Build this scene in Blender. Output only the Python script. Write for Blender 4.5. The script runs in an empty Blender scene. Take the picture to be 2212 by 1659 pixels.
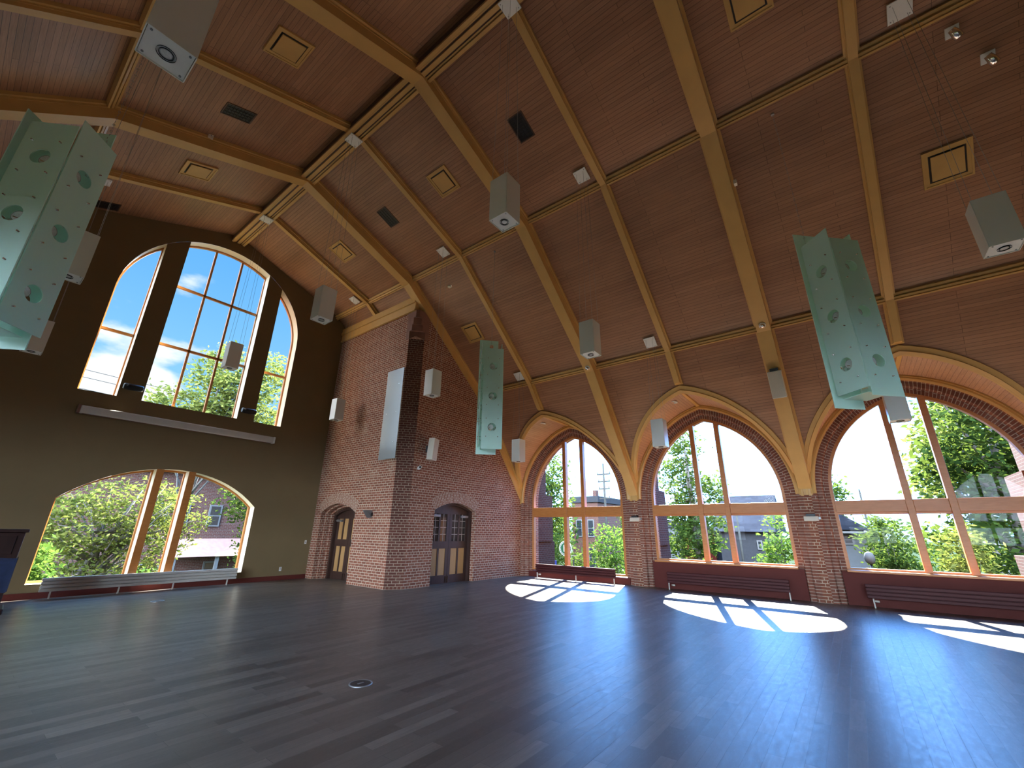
import bpy, bmesh, math, random
from mathutils import Vector, Matrix
C = bpy.context.scene.collection
scn = bpy.context.scene
rnd = random.Random(7)
PI = math.pi

# ------------------------------------------------------------------ camera
cam_d = bpy.data.cameras.new('camera')
cam = bpy.data.objects.new('camera', cam_d); C.objects.link(cam)
R_ = ((0.60887181, -0.79315291, 0.01354926), (-0.26806808, -0.18964964, 0.94454884), (0.74660205, 0.57874129, 0.32809130))
cam.matrix_world = Matrix(((R_[0][0], R_[1][0], -R_[2][0], -3.853), (R_[0][1], R_[1][1], -R_[2][1], 0.0),
                           (R_[0][2], R_[1][2], -R_[2][2], 1.6), (0, 0, 0, 1)))
cam_d.sensor_width = 36.0
cam_d.lens = 36.0 * 913.215 / 2212.0
cam_d.clip_end = 1500
scn.camera = cam

# ------------------------------------------------------------------ exposure, sky, sun
vs = scn.view_settings
scn.display_settings.display_device = 'sRGB'
vs.view_transform = 'Standard'; vs.look = 'None'; vs.gamma = 1.0; vs.use_curve_mapping = False
vs.exposure = 0.75
scn.cycles.use_denoising = True
scn.cycles.max_bounces = 14
scn.cycles.diffuse_bounces = 8
scn.cycles.glossy_bounces = 5
scn.cycles.transparent_max_bounces = 24
scn.cycles.sample_clamp_indirect = 20.0

w = bpy.data.worlds.new('sky'); scn.world = w; w.use_nodes = True
nt = w.node_tree; nt.nodes.clear(); N = nt.nodes.new; L = nt.links.new
def wmath(op, a, b=None, c=None):
    n = N('ShaderNodeMath'); n.operation = op
    for i, x in enumerate((a, b, c)):
        if x is None: continue
        if isinstance(x, (int, float)): n.inputs[i].default_value = x
        else: L(x, n.inputs[i])
    return n.outputs[0]
def wmix(f, a, b):
    n = N('ShaderNodeMix'); n.data_type = 'RGBA'
    for s, x in ((0, f), (6, a), (7, b)):
        if isinstance(x, (tuple, float, int)): n.inputs[s].default_value = (*x, 1) if isinstance(x, tuple) else x
        else: L(x, n.inputs[s])
    return n.outputs[2]
def wsmooth(x, a, b, o0=0.0, o1=1.0):
    n = N('ShaderNodeMapRange'); n.interpolation_type = 'SMOOTHSTEP'
    L(x, n.inputs[0]); n.inputs[1].default_value = a; n.inputs[2].default_value = b
    n.inputs[3].default_value = o0; n.inputs[4].default_value = o1
    return n.outputs[0]
tc = N('ShaderNodeTexCoord'); sep = N('ShaderNodeSeparateXYZ'); L(tc.outputs['Generated'], sep.inputs[0])
dx, dy, dz = sep.outputs
hl = wmath('SQRT', wmath('ADD', wmath('MULTIPLY', dx, dx), wmath('ADD', wmath('MULTIPLY', dy, dy), 1e-4)))
ax = wmath('DIVIDE', dx, hl)                         # -1 .. 1, +1 towards the sun's side of the hall
sunside = wsmooth(ax, 0.45, 0.82)
northside = wsmooth(ax, -0.35, -0.8)
elev = wsmooth(dz, 0.0, 0.6)
blue = wmix(elev, (0.255, 0.50, 0.68), (0.078, 0.285, 0.62))
cl = N('ShaderNodeTexNoise'); mp = N('ShaderNodeMapping'); L(tc.outputs['Generated'], mp.inputs[0])
mp.inputs['Scale'].default_value = (3.2, 3.2, 7.5); mp.inputs['Location'].default_value = (0.35, 0.1, 0.55)
L(mp.outputs[0], cl.inputs['Vector']); cl.inputs['Scale'].default_value = 1.6; cl.inputs['Detail'].default_value = 9
def blob(d, rad):
    v_ = N('ShaderNodeVectorMath'); v_.operation = 'DISTANCE'; L(tc.outputs['Generated'], v_.inputs[0]); v_.inputs[1].default_value = d
    return wsmooth(v_.outputs['Value'], rad, 0.0)
bank = wmath('ADD', blob((0.103, 0.958, 0.262), 0.135), blob((0.175, 0.950, 0.255), 0.11))
cden = wmath('ADD', wmath('SUBTRACT', cl.outputs[0], 0.075), wmath('MULTIPLY', bank, 0.21))
cmask = wmath('MULTIPLY', wsmooth(cden, 0.50, 0.64), wsmooth(dz, 0.62, 0.40))
sky = wmix(cmask, blue, (0.70, 0.71, 0.73))
sunsky = wmix(elev, (1.9, 4.2, 9.2), (0.95, 3.3, 9.0))
northsky = wmix(elev, (8.6, 10.4, 13.0), (8.0, 9.8, 12.6))
ay = wmath('DIVIDE', dy, hl)
hi_ = wmath('ADD', 1.0, wmath('MULTIPLY', wsmooth(dz, 0.50, 0.72), 8.0))   # the high sky over the end wall is brighter
def wscale(c_, f_):
    n = N('ShaderNodeVectorMath'); n.operation = 'SCALE'; L(c_, n.inputs[0]); L(f_, n.inputs['Scale']); return n.outputs[0]
sky = wmix(sunside, wscale(sky, hi_), sunsky)
sky = wmix(northside, sky, wscale(northsky, wsmooth(ay, 0.2, -0.4, 0.6, 2.6)))
bg = N('ShaderNodeBackground'); L(sky, bg.inputs[0]); bg.inputs[1].default_value = 1.0
wo = N('ShaderNodeOutputWorld'); L(bg.outputs[0], wo.inputs[0])

sd = bpy.data.lights.new('sun', 'SUN'); sun = bpy.data.objects.new('sun', sd); C.objects.link(sun)
sd.energy = 46.0; sd.angle = 0.012; sd.color = (1.0, 0.95, 0.86)
sun.rotation_euler = Vector((1.03, 0.32, 1.0)).to_track_quat('Z', 'Y').to_euler()
sun.location = (40, 12, 40)

# ------------------------------------------------------------------ materials
def new_mat(name):
    m = bpy.data.materials.new(name); m.use_nodes = True
    t = m.node_tree; t.nodes.clear()
    return m, t
class NB:
    def __init__(s, name):
        s.m, s.t = new_mat(name); s.o = s.t.nodes.new('ShaderNodeOutputMaterial')
    def n(s, typ, **kw):
        x = s.t.nodes.new(typ)
        for k, v in kw.items(): setattr(x, k, v)
        return x
    def l(s, a, b): s.t.links.new(a, b)
    def put(s, sock, v):
        if isinstance(v, bpy.types.NodeSocket): s.l(v, sock)
        elif isinstance(v, tuple) and len(v) == 3 and sock.type == 'RGBA': sock.default_value = (*v, 1)
        else: sock.default_value = v
    def uv(s, scale=(1, 1, 1), loc=(0, 0, 0)):
        a = s.n('ShaderNodeUVMap'); a.uv_map = 'UVMap'
        b = s.n('ShaderNodeMapping'); s.l(a.outputs[0], b.inputs[0])
        b.inputs['Scale'].default_value = scale; b.inputs['Location'].default_value = loc
        return b.outputs[0]
    def obj(s, scale=(1, 1, 1)):
        a = s.n('ShaderNodeTexCoord'); b = s.n('ShaderNodeMapping'); s.l(a.outputs['Object'], b.inputs[0])
        b.inputs['Scale'].default_value = scale
        return b.outputs[0]
    def noise(s, vec, scale=5.0, detail=4.0, rough=0.55):
        a = s.n('ShaderNodeTexNoise'); s.l(vec, a.inputs['Vector'])
        a.inputs['Scale'].default_value = scale; a.inputs['Detail'].default_value = detail; a.inputs['Roughness'].default_value = rough
        return a.outputs[0]
    def mix(s, f, a, b, blend='MIX'):
        x = s.n('ShaderNodeMix', data_type='RGBA', blend_type=blend)
        s.put(x.inputs[0], f); s.put(x.inputs[6], a); s.put(x.inputs[7], b)
        return x.outputs[2]
    def rng(s, x, a, b, c=0.0, d=1.0):
        r = s.n('ShaderNodeMapRange'); s.l(x, r.inputs[0])
        for i, v in enumerate((a, b, c, d)): r.inputs[i + 1].default_value = v
        return r.outputs[0]
    def bump(s, h, strength=0.3, dist=0.01):
        b = s.n('ShaderNodeBump'); s.l(h, b.inputs['Height']); b.inputs['Strength'].default_value = strength
        b.inputs['Distance'].default_value = dist
        return b.outputs[0]
    def bsdf(s, color, rough=0.5, metal=0.0, normal=None, spec=0.5, coat=0.0):
        p = s.n('ShaderNodeBsdfPrincipled')
        s.put(p.inputs['Base Color'], color); s.put(p.inputs['Roughness'], rough); s.put(p.inputs['Metallic'], metal)
        s.put(p.inputs['Specular IOR Level'], spec)
        if coat: p.inputs['Coat Weight'].default_value = coat; p.inputs['Coat Roughness'].default_value = 0.25
        if normal is not None: s.l(normal, p.inputs['Normal'])
        return p.outputs[0]
    def out(s, sh): s.l(sh, s.o.inputs[0]); return s.m

def plain(name, col, rough=0.5, metal=0.0, var=0.12, scale=6.0, spec=0.5):
    b = NB(name); v = b.obj()
    n = b.noise(v, scale)
    c = b.mix(b.rng(n, 0.3, 0.7), tuple(x * (1 - var) for x in col), tuple(min(1, x * (1 + var)) for x in col))
    return b.out(b.bsdf(c, rough, metal, spec=spec))
def brick_mat(name, c1, c2, mortar, bw=0.215, rh=0.075, ms=0.0085, stain=0.25):
    b = NB(name); v = b.uv()
    t = b.n('ShaderNodeTexBrick'); b.l(v, t.inputs['Vector'])
    t.offset = 0.5; t.squash = 0.5; t.squash_frequency = 6; t.offset_frequency = 2
    b.put(t.inputs['Color1'], c1); b.put(t.inputs['Color2'], c2); b.put(t.inputs['Mortar'], mortar)
    t.inputs['Scale'].default_value = 1.0; t.inputs['Mortar Size'].default_value = ms; t.inputs['Mortar Smooth'].default_value = 0.15
    t.inputs['Bias'].default_value = -0.1; t.inputs['Brick Width'].default_value = bw; t.inputs['Row Height'].default_value = rh
    n = b.noise(v, 1.3, 6.0, 0.65); n2 = b.noise(v, 22.0, 3.0)
    c = b.mix(b.rng(n2, 0.3, 0.75, 0.0, 0.35), t.outputs['Color'], tuple(x * 0.45 for x in c1))
    c = b.mix(b.rng(n, 0.55, 0.78, 0.0, stain), c, mortar)
    nm = b.bump(b.rng(t.outputs['Fac'], 0, 1, 1, 0), 0.55, 0.008)
    return b.out(b.bsdf(c, 0.85, normal=nm, spec=0.1))
def boards_mat(name, c1, c2, gap, rh=0.085, bw=2.6, rough=0.42, grain=0.5, gapw=0.004, spec=0.5):
    b = NB(name); v = b.uv()
    t = b.n('ShaderNodeTexBrick'); b.l(v, t.inputs['Vector']); t.offset = 0.37; t.offset_frequency = 3
    b.put(t.inputs['Color1'], c1); b.put(t.inputs['Color2'], c2); b.put(t.inputs['Mortar'], gap)
    t.inputs['Scale'].default_value = 1.0; t.inputs['Mortar Size'].default_value = gapw; t.inputs['Mortar Smooth'].default_value = 0.3
    t.inputs['Bias'].default_value = 0.0; t.inputs['Brick Width'].default_value = bw; t.inputs['Row Height'].default_value = rh
    v2 = b.uv((1.6, 24.0, 1)); g = b.noise(v2, 2.2, 6.0, 0.6)
    big = b.noise(b.uv((0.5, 1.1, 1)), 1.0, 3.0)
    c = b.mix(b.rng(g, 0.35, 0.7, 0.0, grain), t.outputs['Color'], tuple(x * 0.5 for x in c1))
    c = b.mix(b.rng(big, 0.35, 0.7, 0.0, 0.3), c, tuple(x * 1.35 for x in c2))
    nm = b.bump(b.rng(t.outputs['Fac'], 0, 1, 1, 0), 0.5, 0.006)
    r = b.rng(g, 0.3, 0.7, rough - 0.06, rough + 0.1)
    return b.out(b.bsdf(c, r, normal=nm, spec=spec))
def grain_mat(name, c1, c2, rough=0.4, scale=(2.0, 40.0, 2.0), spec=0.5):
    b = NB(name); v = b.obj(scale); g = b.noise(v, 1.5, 5.0, 0.6)
    return b.out(b.bsdf(b.mix(b.rng(g, 0.3, 0.7), c1, c2), rough, spec=spec))

M = {}
M['boards'] = boards_mat('ceiling_boards', (0.330, 0.160, 0.082), (0.430, 0.220, 0.118), (0.060, 0.028, 0.016), rough=0.38)
M['dormer'] = boards_mat('dormer_boards', (0.50, 0.29, 0.18), (0.57, 0.35, 0.23), (0.18, 0.09, 0.06), rough=0.38)
M['gold'] = plain('golden_beam_paint', (0.60, 0.355, 0.110), 0.42, var=0.07, scale=2.0)
M['darkwood'] = grain_mat('dark_ridge_wood', (0.075, 0.038, 0.024), (0.11, 0.055, 0.034), 0.45)
M['plaster'] = plain('cream_plaster_shaded', (0.205, 0.145, 0.073), 0.85, var=0.04, scale=1.2, spec=0.2)  # cream wall paint darkened: the backlit shade is in the colour
M['cream'] = plain('cream_plaster_lit', (0.72, 0.66, 0.52), 0.8, var=0.03, scale=1.2, spec=0.2)  # same wall paint, kept light for the daylight on the reveals
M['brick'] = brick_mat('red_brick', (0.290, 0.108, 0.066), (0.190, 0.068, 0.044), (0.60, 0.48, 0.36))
M['archbrick'] = brick_mat('arch_brick', (0.265, 0.105, 0.072), (0.17, 0.068, 0.05), (0.50, 0.41, 0.33), bw=0.5, rh=0.075, stain=0.3)
M['ringbrick'] = brick_mat('radial_brick', (0.34, 0.17, 0.115), (0.27, 0.125, 0.085), (0.55, 0.45, 0.36), bw=0.165, rh=0.068, stain=0.2)
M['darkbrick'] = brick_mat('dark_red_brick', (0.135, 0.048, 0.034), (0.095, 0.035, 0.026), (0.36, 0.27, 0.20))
M['stone'] = plain('brown_stone', (0.24, 0.12, 0.088), 0.8, var=0.12)
M['orangewood'] = grain_mat('orange_window_wood', (0.43, 0.158, 0.036), (0.52, 0.205, 0.055), 0.38, (3, 3, 14))
M['maroon'] = plain('maroon_paint', (0.115, 0.026, 0.021), 0.6, var=0.05, spec=0.15)
M['radred'] = plain('maroon_enamel', (0.060, 0.0115, 0.013), 0.5, var=0.05, spec=0.25)
M['radwhite'] = plain('white_enamel', (0.55, 0.53, 0.48), 0.4, var=0.03)
M['white'] = plain('white_paint', (0.78, 0.78, 0.74), 0.45, var=0.03)
M['offwhite'] = plain('offwhite_plastic', (0.74, 0.69, 0.58), 0.5, var=0.03)
M['greymesh'] = plain('beige_grille', (0.62, 0.55, 0.44), 0.7, var=0.05, scale=60)
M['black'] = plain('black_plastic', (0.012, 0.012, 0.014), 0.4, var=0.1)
M['vent'] = plain('dark_vent', (0.030, 0.022, 0.018), 0.5, var=0.1)
M['chrome'] = plain('chrome', (0.80, 0.78, 0.76), 0.18, 1.0, var=0.03)
M['steel'] = plain('grey_steel', (0.30, 0.31, 0.32), 0.4, 0.8, var=0.05)
M['wire'] = plain('steel_wire', (0.42, 0.40, 0.38), 0.4, 0.6, var=0.02)
M['doorwood'] = grain_mat('dark_door_wood', (0.035, 0.016, 0.012), (0.055, 0.026, 0.019), 0.4, (8, 8, 2))
M['plywood'] = grain_mat('tan_door_panel', (0.40, 0.225, 0.085), (0.46, 0.27, 0.11), 0.45, (6, 6, 1))
M['lead'] = plain('leaded_bars', (0.45, 0.43, 0.38), 0.5, 0.3)
M['darkglass'] = plain('dark_door_glass', (0.03, 0.028, 0.028), 0.08, var=0.3, scale=3)
M['lens'] = plain('lamp_lens', (0.62, 0.62, 0.60), 0.25, var=0.15, scale=60)
M['bluecloth'] = plain('navy_cloth', (0.006, 0.013, 0.042), 0.9, var=0.25, scale=12)
M['pianowood'] = grain_mat('dark_cabinet_wood', (0.016, 0.006, 0.005), (0.026, 0.010, 0.008), 0.35, (6, 6, 2))

# floor: grey-brown planks with a worn satin finish
b = NB('floor_planks'); v = b.uv()
t = b.n('ShaderNodeTexBrick'); b.l(v, t.inputs['Vector']); t.offset = 0.41; t.offset_frequency = 2
b.put(t.inputs['Color1'], (0.058, 0.046, 0.038)); b.put(t.inputs['Color2'], (0.168, 0.142, 0.122)); b.put(t.inputs['Mortar'], (0.06, 0.05, 0.045))
for k, x in (('Scale', 1.0), ('Mortar Size', 0.0025), ('Mortar Smooth', 0.3), ('Bias', 0.0), ('Brick Width', 0.95), ('Row Height', 0.125)): t.inputs[k].default_value = x
g = b.noise(b.uv((1.5, 16.0, 1)), 2.0, 7.0, 0.65); big = b.noise(b.uv((0.7, 2.0, 1)), 1.2, 5.0, 0.6)
sc = b.noise(b.uv((3.0, 9.0, 1)), 2.5, 8.0, 0.75)
c = b.mix(b.rng(g, 0.35, 0.7, 0.0, 0.55), t.outputs['Color'], (0.075, 0.062, 0.054))
c = b.mix(b.rng(sc, 0.55, 0.72, 0.0, 0.5), c, (0.21, 0.19, 0.175))
c = b.mix(b.rng(big, 0.4, 0.65, 0.0, 0.3), c, (0.08, 0.066, 0.058))
r = b.rng(sc, 0.3, 0.75, 0.29, 0.44)
M['floor'] = b.out(b.bsdf(c, r, normal=b.bump(b.rng(t.outputs['Fac'], 0, 1, 1, 0), 0.25, 0.003), spec=0.31))

def facing(b, lo, hi, power):
    lw = b.n('ShaderNodeLayerWeight'); lw.inputs[0].default_value = 0.5
    p = b.n('ShaderNodeMath', operation='POWER'); b.l(lw.outputs['Facing'], p.inputs[0]); p.inputs[1].default_value = power
    return b.rng(p.outputs[0], 0.0, 1.0, lo, hi)
# window glass: thin pane, mostly clear with a mirror reflection at grazing angles
b = NB('window_glass'); tr = b.n('ShaderNodeBsdfTransparent'); tr.inputs[0].default_value = (0.95, 0.98, 0.97, 1)
gl = b.n('ShaderNodeBsdfGlossy'); gl.inputs['Roughness'].default_value = 0.0
mx = b.n('ShaderNodeMixShader'); b.l(facing(b, 0.006, 0.6, 5.0), mx.inputs[0]); b.l(tr.outputs[0], mx.inputs[1]); b.l(gl.outputs[0], mx.inputs[2])
M['glass'] = b.out(mx.outputs[0])
# frosted glass of the chandeliers
def frosted(name, tint, see, trans=0.3):
    b = NB(name)
    tl = b.n('ShaderNodeBsdfTranslucent'); tl.inputs[0].default_value = (*tint, 1)
    df = b.n('ShaderNodeBsdfDiffuse'); df.inputs[0].default_value = (*tint, 1)
    tr = b.n('ShaderNodeBsdfTransparent'); tr.inputs[0].default_value = (0.82, 0.93, 0.92, 1)
    gl = b.n('ShaderNodeBsdfGlossy'); gl.inputs['Roughness'].default_value = 0.22
    m1 = b.n('ShaderNodeMixShader'); m1.inputs[0].default_value = trans; b.l(df.outputs[0], m1.inputs[1]); b.l(tl.outputs[0], m1.inputs[2])
    m2 = b.n('ShaderNodeMixShader'); m2.inputs[0].default_value = see; b.l(m1.outputs[0], m2.inputs[1]); b.l(tr.outputs[0], m2.inputs[2])
    m3 = b.n('ShaderNodeMixShader'); b.l(facing(b, 0.05, 0.7, 4.0), m3.inputs[0]); b.l(m2.outputs[0], m3.inputs[1]); b.l(gl.outputs[0], m3.inputs[2])
    return b.out(m3.outputs[0])
M['frost'] = frosted('frosted_glass', (0.74, 0.97, 0.88), 0.06)
M['frostbox'] = frosted('frosted_white_panel', (0.86, 0.85, 0.77), 0.0, 0.12)
M['frostwall'] = frosted('frosted_wall_panel', (0.52, 0.55, 0.56), 0.48)
# outdoors
def leaf_mat(name, c1, c2):
    b = NB(name)
    oi = b.n('ShaderNodeNewGeometry')
    col = b.mix(oi.outputs['Random Per Island'], c1, c2)
    d = b.n('ShaderNodeBsdfDiffuse'); tl = b.n('ShaderNodeBsdfTranslucent'); b.l(col, d.inputs[0])
    col2 = b.mix(0.5, col, (0.11, 0.15, 0.02)); b.l(col2, tl.inputs[0])
    m = b.n('ShaderNodeMixShader'); m.inputs[0].default_value = 0.4; b.l(d.outputs[0], m.inputs[1]); b.l(tl.outputs[0], m.inputs[2])
    return b.out(m.outputs[0])
M['leafdark'] = leaf_mat('dark_green_leaves', (0.010, 0.025, 0.008), (0.036, 0.062, 0.014))
M['leafmid'] = leaf_mat('green_leaves', (0.018, 0.040, 0.010), (0.055, 0.088, 0.020))
M['leafyellow'] = leaf_mat('yellow_green_leaves', (0.080, 0.100, 0.024), (0.210, 0.215, 0.055))
M['leafbright'] = leaf_mat('bright_green_leaves', (0.045, 0.100, 0.018), (0.105, 0.190, 0.036))
M['bark'] = plain('bark', (0.11, 0.10, 0.09), 0.9, var=0.3)
M['asphalt'] = plain('asphalt', (0.016, 0.016, 0.018), 0.9, var=0.15, spec=0.02)
M['lawn'] = plain('lawn', (0.008, 0.017, 0.004), 0.95, var=0.3, spec=0.02)
M['extbrick'] = brick_mat('outside_brick', (0.085, 0.034, 0.026), (0.060, 0.025, 0.020), (0.11, 0.092, 0.08), stain=0.3)
M['greywall'] = plain('grey_wall_siding', (0.030, 0.031, 0.035), 0.8, var=0.1, spec=0.02)
M['slate'] = boards_mat('slate_roof', (0.014, 0.017, 0.026), (0.024, 0.028, 0.040), (0.006, 0.006, 0.009), rh=0.25, bw=0.4, rough=0.9, spec=0.05)
M['whitewall'] = plain('white_siding', (0.075, 0.08, 0.085), 0.8, var=0.05, spec=0.02)
M['redshop'] = plain('red_shopfront', (0.05, 0.010, 0.008), 0.6, var=0.1, spec=0.02)
M['winpane'] = plain('far_window_glass', (0.015, 0.018, 0.022), 0.15, var=0.2)
M['greensign'] = plain('green_sign_enamel', (0.0, 0.055, 0.018), 0.5, var=0.02)
M['signwhite'] = plain('sign_white', (0.11, 0.11, 0.11), 0.5, var=0.02, spec=0.02)
M['signletter'] = plain('sign_letter_white', (0.45, 0.45, 0.45), 0.5, var=0.02)
M['bluesign'] = plain('blue_sign_enamel', (0.012, 0.018, 0.13), 0.5, var=0.02)
M['carpaint'] = plain('dark_blue_car_paint', (0.012, 0.016, 0.035), 0.25, var=0.02)
M['carred'] = plain('red_car_paint', (0.12, 0.012, 0.010), 0.3, var=0.02)
M['pole'] = plain('weathered_pole', (0.045, 0.045, 0.042), 0.9, var=0.15, spec=0.02)
M['fence'] = plain('grey_fence_paint', (0.10, 0.115, 0.125), 0.8, var=0.05, spec=0.02)

# ------------------------------------------------------------------ mesh builder
class MB:
    def __init__(s): s.v = []; s.f = []; s.uv = []; s.mi = []; s.sm = []
    def face(s, pts, uv=None, m=0, smooth=False):
        k = len(s.v); s.v += [tuple(p) for p in pts]; s.f.append(tuple(range(k, k + len(pts)))); s.uv.append(uv); s.mi.append(m); s.sm.append(smooth)
    def loft(s, rows, uvs=None, closed=False, cap=False, m=0, smooth=False):
        k = len(s.v); n = len(rows[0])
        for r in rows: s.v += [tuple(p) for p in r]
        for i in range(len(rows) - 1):
            for j in range(n if closed else n - 1):
                j2 = (j + 1) % n
                s.f.append((k + i * n + j, k + i * n + j2, k + (i + 1) * n + j2, k + (i + 1) * n + j))
                s.uv.append([uvs[i][j], uvs[i][j2], uvs[i + 1][j2], uvs[i + 1][j]] if uvs and j2 else None)
                s.mi.append(m); s.sm.append(smooth)
        if cap:
            s.f.append(tuple(k + j for j in range(n))); s.uv.append(None); s.mi.append(m); s.sm.append(False)
            q = k + (len(rows) - 1) * n
            s.f.append(tuple(q + j for j in reversed(range(n)))); s.uv.append(None); s.mi.append(m); s.sm.append(False)
        return s
    def box(s, x0, x1, y0, y1, z0, z1, m=0):
        a = [(x0, y0), (x1, y0), (x1, y1), (x0, y1)]
        s.loft([[(x, y, z0) for x, y in a], [(x, y, z1) for x, y in a]], closed=True, cap=True, m=m); return s
    def obox(s, c, ux, uy, uz, m=0):
        c = Vector(c); ux, uy, uz = Vector(ux), Vector(uy), Vector(uz)
        q = [(-1, -1), (1, -1), (1, 1), (-1, 1)]
        s.loft([[c + ux * a + uy * bb - uz for a, bb in q], [c + ux * a + uy * bb + uz for a, bb in q]], closed=True, cap=True, m=m); return s
    def tube(s, path, r, n=8, m=0, cap=True):
        path = [Vector(p) for p in path]; rows = []
        for i, p in enumerate(path):
            d = (path[min(i + 1, len(path) - 1)] - path[max(i - 1, 0)]).normalized()
            a = d.orthogonal().normalized() if i == 0 else (a - d * a.dot(d)).normalized()
            bb = d.cross(a); rr = r[i] if isinstance(r, (list, tuple)) else r
            rows.append([p + (a * math.cos(2 * PI * j / n) + bb * math.sin(2 * PI * j / n)) * rr for j in range(n)])
        s.loft(rows, closed=True, cap=cap, m=m, smooth=True); return s
    def lathe(s, prof, n=24, c=(0, 0, 0), axis='z', m=0, cap=True):
        rows = []
        for r, h in prof:
            ring = []
            for j in range(n):
                a = 2 * PI * j / n; x, y = r * math.cos(a), r * math.sin(a)
                p = (x, y, h) if axis == 'z' else ((h, x, y) if axis == 'x' else (y, h, x))
                ring.append((p[0] + c[0], p[1] + c[1], p[2] + c[2]))
            rows.append(ring)
        s.loft(rows, closed=True, cap=cap, m=m, smooth=True); return s
    def build(s, name, mats, parent=None, recenter=True, fix=True, bevel=0.0):
        if not isinstance(mats, (list, tuple)): mats = [mats]
        o0 = Vector((0, 0, 0))
        if parent is None and recenter:
            xs = [p[0] for p in s.v]; ys = [p[1] for p in s.v]; zs = [p[2] for p in s.v]
            o0 = Vector(((min(xs) + max(xs)) / 2, (min(ys) + max(ys)) / 2, min(zs)))
        me = bpy.data.meshes.new(name)
        me.from_pydata([tuple(Vector(p) - o0) for p in s.v], [], s.f)
        for x in mats: me.materials.append(x)
        ul = me.uv_layers.new(name='UVMap'); data = ul.data
        for p in me.polygons:
            p.material_index = s.mi[p.index]; p.use_smooth = s.sm[p.index]; u = s.uv[p.index]
            n = p.normal
            if u is None:
                if abs(n.z) > 0.92: tx, ty = Vector((1, 0, 0)), Vector((0, 1, 0))
                else:
                    tx = Vector((0, 0, 1)).cross(n).normalized()
                    if abs(tx.x) > abs(tx.y): tx = tx if tx.x > 0 else -tx
                    else: tx = tx if tx.y > 0 else -tx
                    ty = n.cross(tx); ty = ty if ty.z > 0 else -ty
            for q, li in enumerate(p.loop_indices):
                if u is None:
                    co = Vector(s.v[me.loops[li].vertex_index]); data[li].uv = (co.dot(tx), co.dot(ty))
                else: data[li].uv = u[q]
        if fix:
            bm = bmesh.new(); bm.from_mesh(me)
            bmesh.ops.remove_doubles(bm, verts=bm.verts, dist=1e-5)
            bmesh.ops.recalc_face_normals(bm, faces=bm.faces); bm.to_mesh(me); bm.free()
        ob = bpy.data.objects.new(name, me); C.objects.link(ob); ob.location = o0
        if bevel:
            md = ob.modifiers.new('edge', 'BEVEL'); md.width = bevel; md.segments = 2; md.limit_method = 'ANGLE'
        if parent is not None: ob.parent = parent
        return ob
def thing(name, label, cat, loc=(0, 0, 0), rz=0.0, group=None):
    o = bpy.data.objects.new(name, None); C.objects.link(o); o.location = loc; o.rotation_euler = (0, 0, rz)
    o['label'] = label; o['category'] = cat
    if group: o['group'] = group
    return o
def tag(o, label=None, cat=None, group=None, kind=None):
    if label: o['label'] = label
    if cat: o['category'] = cat
    if group: o['group'] = group
    if kind: o['kind'] = kind
    return o
def struct(o, label=None, cat=None): return tag(o, label, cat, kind='structure')
def sroot(name, label, cat, loc=(0, 0, 0), rz=0.0):
    o = thing(name, label, cat, loc, rz); o['kind'] = 'structure'; return o
def copy_tree(o, parent=None):
    c = o.copy(); C.objects.link(c)
    if parent is not None: c.parent = parent
    for ch in list(o.children): copy_tree(ch, c)
    return c

# ------------------------------------------------------------------ hall dimensions
YE, YB = 15.05, -8.79                       # end wall, back wall
BAY = 4.827
KS = {1: (1, 2, 3, 4), -1: (0, 1, 2, 3, 4)}     # bays with an arch, window side and opposite side
RY = [10.518 - BAY * i for i in range(5)]   # main beams
SY = [10.518 + BAY / 2 - BAY * i for i in range(5)]   # narrow beams, centre of each bay
SOF = [(0.0, 10.813), (3.785, 9.428), (7.455, 6.366), (10.21, 2.774)]
OB = 0.32                                   # boards above the beam undersides
def offpoly(o):
    seg = []
    for (x0, z0), (x1, z1) in zip(SOF, SOF[1:]):
        d = math.hypot(x1 - x0, z1 - z0); nx, nz = -(z1 - z0) / d, (x1 - x0) / d
        seg.append((x0 + nx * o, z0 + nz * o, (z1 - z0) / (x1 - x0)))
    f = lambda k, x: seg[k][1] + seg[k][2] * (x - seg[k][0])
    def inter(a, bq):
        x = (seg[bq][1] - seg[a][1] + seg[a][2] * seg[a][0] - seg[bq][2] * seg[bq][0]) / (seg[a][2] - seg[bq][2]); return (x, f(a, x))
    z3 = 2.774; x3 = seg[2][0] + (z3 - seg[2][1]) / seg[2][2]
    return [(0.0, f(0, 0.0)), inter(0, 1), inter(1, 2), (x3, z3)]
BP = offpoly(OB)
K3 = (BP[3][1] - BP[2][1]) / (BP[3][0] - BP[2][0])
def xlow(z): return BP[2][0] + (z - BP[2][1]) / K3
NLOW = Vector((-abs(K3), 0, -1)).normalized()     # towards the room, right-hand slope
def zroof(x):
    x = abs(x)
    for (x0, z0), (x1, z1) in zip(BP, BP[1:]):
        if x <= x1: return z0 + (z1 - z0) * (x - x0) / (x1 - x0)
    return BP[3][1]
# pointed arch of the side windows
AW, AS, AC = 1.90, 2.65, 0.668
def arch(off, zb, n=16):
    r = AW + AC + off; pts = [(-(AW + off), zb)]
    if zb < AS - 0.01: pts += [(-(AW + off), zb + (AS - zb) * t) for t in (0.5, 1.0)]
    a1 = math.acos(AC / r)
    for i in range(1, n + 1):
        a = a1 * i / n; pts.append((AC - r * math.cos(a), AS + r * math.sin(a)))
    return pts + [(-y, z) for y, z in reversed(pts[:-1])]
def archz(off, y):
    r = AW + AC + off; return AS + math.sqrt(max(0.0, r * r - (abs(y) + AC) ** 2))
def arclen(pts):
    s = [0.0]
    for a, bq in zip(pts, pts[1:]): s.append(s[-1] + math.hypot(bq[0] - a[0], bq[1] - a[1]))
    return s

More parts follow.
